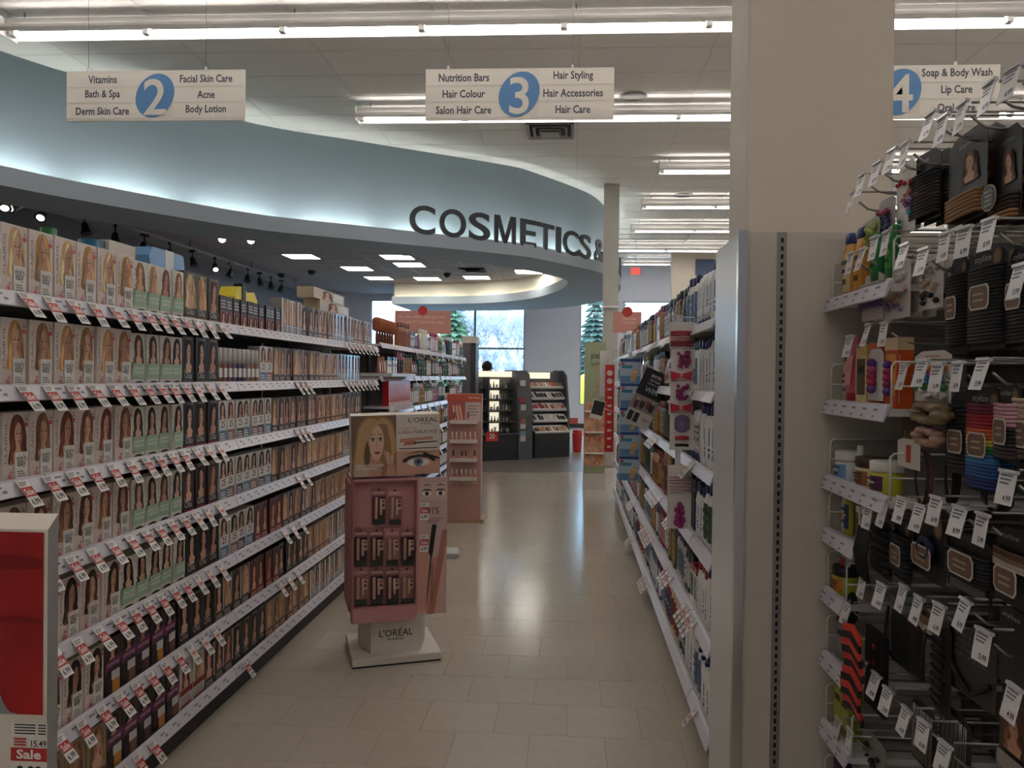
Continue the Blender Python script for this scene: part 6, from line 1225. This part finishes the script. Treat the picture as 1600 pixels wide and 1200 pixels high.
for k in range(5):
    z = 1.27 - .2*k; y = .26 - .055*k; tr_ = link('tester_tray', None, c2, (0, y, z)); tr_.rotation_euler = (radians(38), 0, 0)
    MB().box(.01, W2 - .01, -.02, .17, -.012, 0, m_white).build('tray_base', tr_); MB().box(.01, W2 - .01, -.028, -.02, -.03, .012, m_white).build('tray_lip', tr_)
    for j in range(12):
        if j == 6: MB().box(.02 + .058*j, .05 + .058*j, .0, .16, 0, .012, m_white).build('divider', tr_); continue
        a = rr.uniform(.02, .035); MB().box(.025 + .058*j, .025 + .058*j + a*1.3, .01, .13 + rr.uniform(-.04, .02), 0, .014, rgb(pal[k][rr.randrange(3)], .3)).build('tester', tr_)
p = on(2, 0, 899, 707); rb_ = thing('red_bin', 'small red bin on the floor beside the tester counter', 'bin', (p.x + .03, p.y + .1, 0)); g = MB(); g.lathe([(.08, 0), (.085, .01), (.1, .36), (.095, .4)], mat('red plastic', (196,52,48), .4), 16); g.build('bin_body', rb_); MB().lathe([(.1, .4), (.104, .405), (.09, .43), (.02, .44)], MATS['red plastic'], 16).build('lid', rb_)
p = on(1, 14.9, 897, 655); o = MB(); o.box(-.09, .09, 0, .01, -.05, .06, rgb((200,90,80), .5)); tag(o.build('shelf_talker', None, (p.x - .02, 14.25, p.z), .2), 'small red card sticking out of the tester counter end', 'card')

# ================================================================ shop assistant behind the counters
def person(loc, rz):
    J = {'pel': (0,0,.95), 'wa': (0,0,1.1), 'ch': (0,-.02,1.32), 'nk': (0,0,1.47), 'hd0': (0,-.015,1.56), 'hd1': (0,-.02,1.66), 'hd2': (0,-.01,1.71)}
    rad = {'pel': .15, 'wa': .13, 'ch': .15, 'nk': .055, 'hd0': .075, 'hd1': .09, 'hd2': .06}
    E = [('pel','wa'), ('wa','ch'), ('ch','nk'), ('nk','hd0'), ('hd0','hd1'), ('hd1','hd2')]
    for s, t in ((-1,'l'), (1,'r')):
        for n_, p, r in [('sh', (.17*s,0,1.4), .062), ('el', (.23*s,.02,1.12), .045), ('wr', (.22*s,-.1,.9), .03), ('ha', (.215*s,-.13,.82), .035), ('hp', (.09*s,0,.9), .1), ('kn', (.1*s,-.01,.5), .065), ('an', (.1*s,.02,.09), .045), ('to', (.11*s,-.12,.04), .038)]: J[n_ + t] = p; rad[n_ + t] = r
        E += [('ch','sh'+t), ('sh'+t,'el'+t), ('el'+t,'wr'+t), ('wr'+t,'ha'+t), ('pel','hp'+t), ('hp'+t,'kn'+t), ('kn'+t,'an'+t), ('an'+t,'to'+t)]
    ks = list(J); me = bpy.data.meshes.new('body'); me.from_pydata([J[k] for k in ks], [(ks.index(a), ks.index(b)) for a, b in E], [])
    root = thing('person', 'dark haired person in black standing behind the lit counter', 'person', loc, rz); o = link('body', me, root)
    sk = o.modifiers.new('skin', 'SKIN'); o.modifiers.new('smooth', 'SUBSURF').levels = 1; o.modifiers['smooth'].render_levels = 2
    for i, k in enumerate(ks): d = me.skin_vertices[0].data[i]; d.radius = (rad[k], rad[k]); d.use_root = (k == 'pel')
    mb_ = bpy.data.materials.new('person skin and black clothes'); mb_.use_nodes = True; n_ = mb_.node_tree.nodes; l_ = mb_.node_tree.links
    tcn = n_.new('ShaderNodeTexCoord'); sp = n_.new('ShaderNodeSeparateXYZ'); rp = n_.new('ShaderNodeValToRGB'); rp.color_ramp.interpolation = 'CONSTANT'; rp.color_ramp.elements[0].color = lin((30,30,34)); rp.color_ramp.elements[1].position = .735; rp.color_ramp.elements[1].color = lin((190,146,120))
    mu = n_.new('ShaderNodeMath'); mu.operation = 'DIVIDE'; mu.inputs[1].default_value = 2.0; l_.new(tcn.outputs['Object'], sp.inputs[0]); l_.new(sp.outputs['Z'], mu.inputs[0]); l_.new(mu.outputs[0], rp.inputs['Fac']); l_.new(rp.outputs['Color'], n_['Principled BSDF'].inputs['Base Color']); me.materials.append(mb_)
    g = MB(); g.ball((0, .012, 1.665), .108, mat('dark hair', (30,24,24), .6, var=.2, scale=60), 16, 10, (.92, 1, 1.0)); g.ball((0, .05, 1.53), .09, MATS['dark hair'], 12, 8, (1, .7, 1.4)); g.build('hair', root)
    f = MB(); f.ball((0, -.118, 1.62), .014, rgb((180,136,110)), 8, 6, (.8, 1, 1.4)); f.ball((-.032, -.096, 1.645), .009, m_eye, 8, 6); f.ball((.032, -.096, 1.645), .009, m_eye, 8, 6); f.ball((0, -.1, 1.575), .016, m_lip, 8, 6, (1.3, .5, .4)); f.build('face', root)
q = on(1, 15.2, 762, 564); person((q.x, 15.2, q.z - 1.77), 2.2)
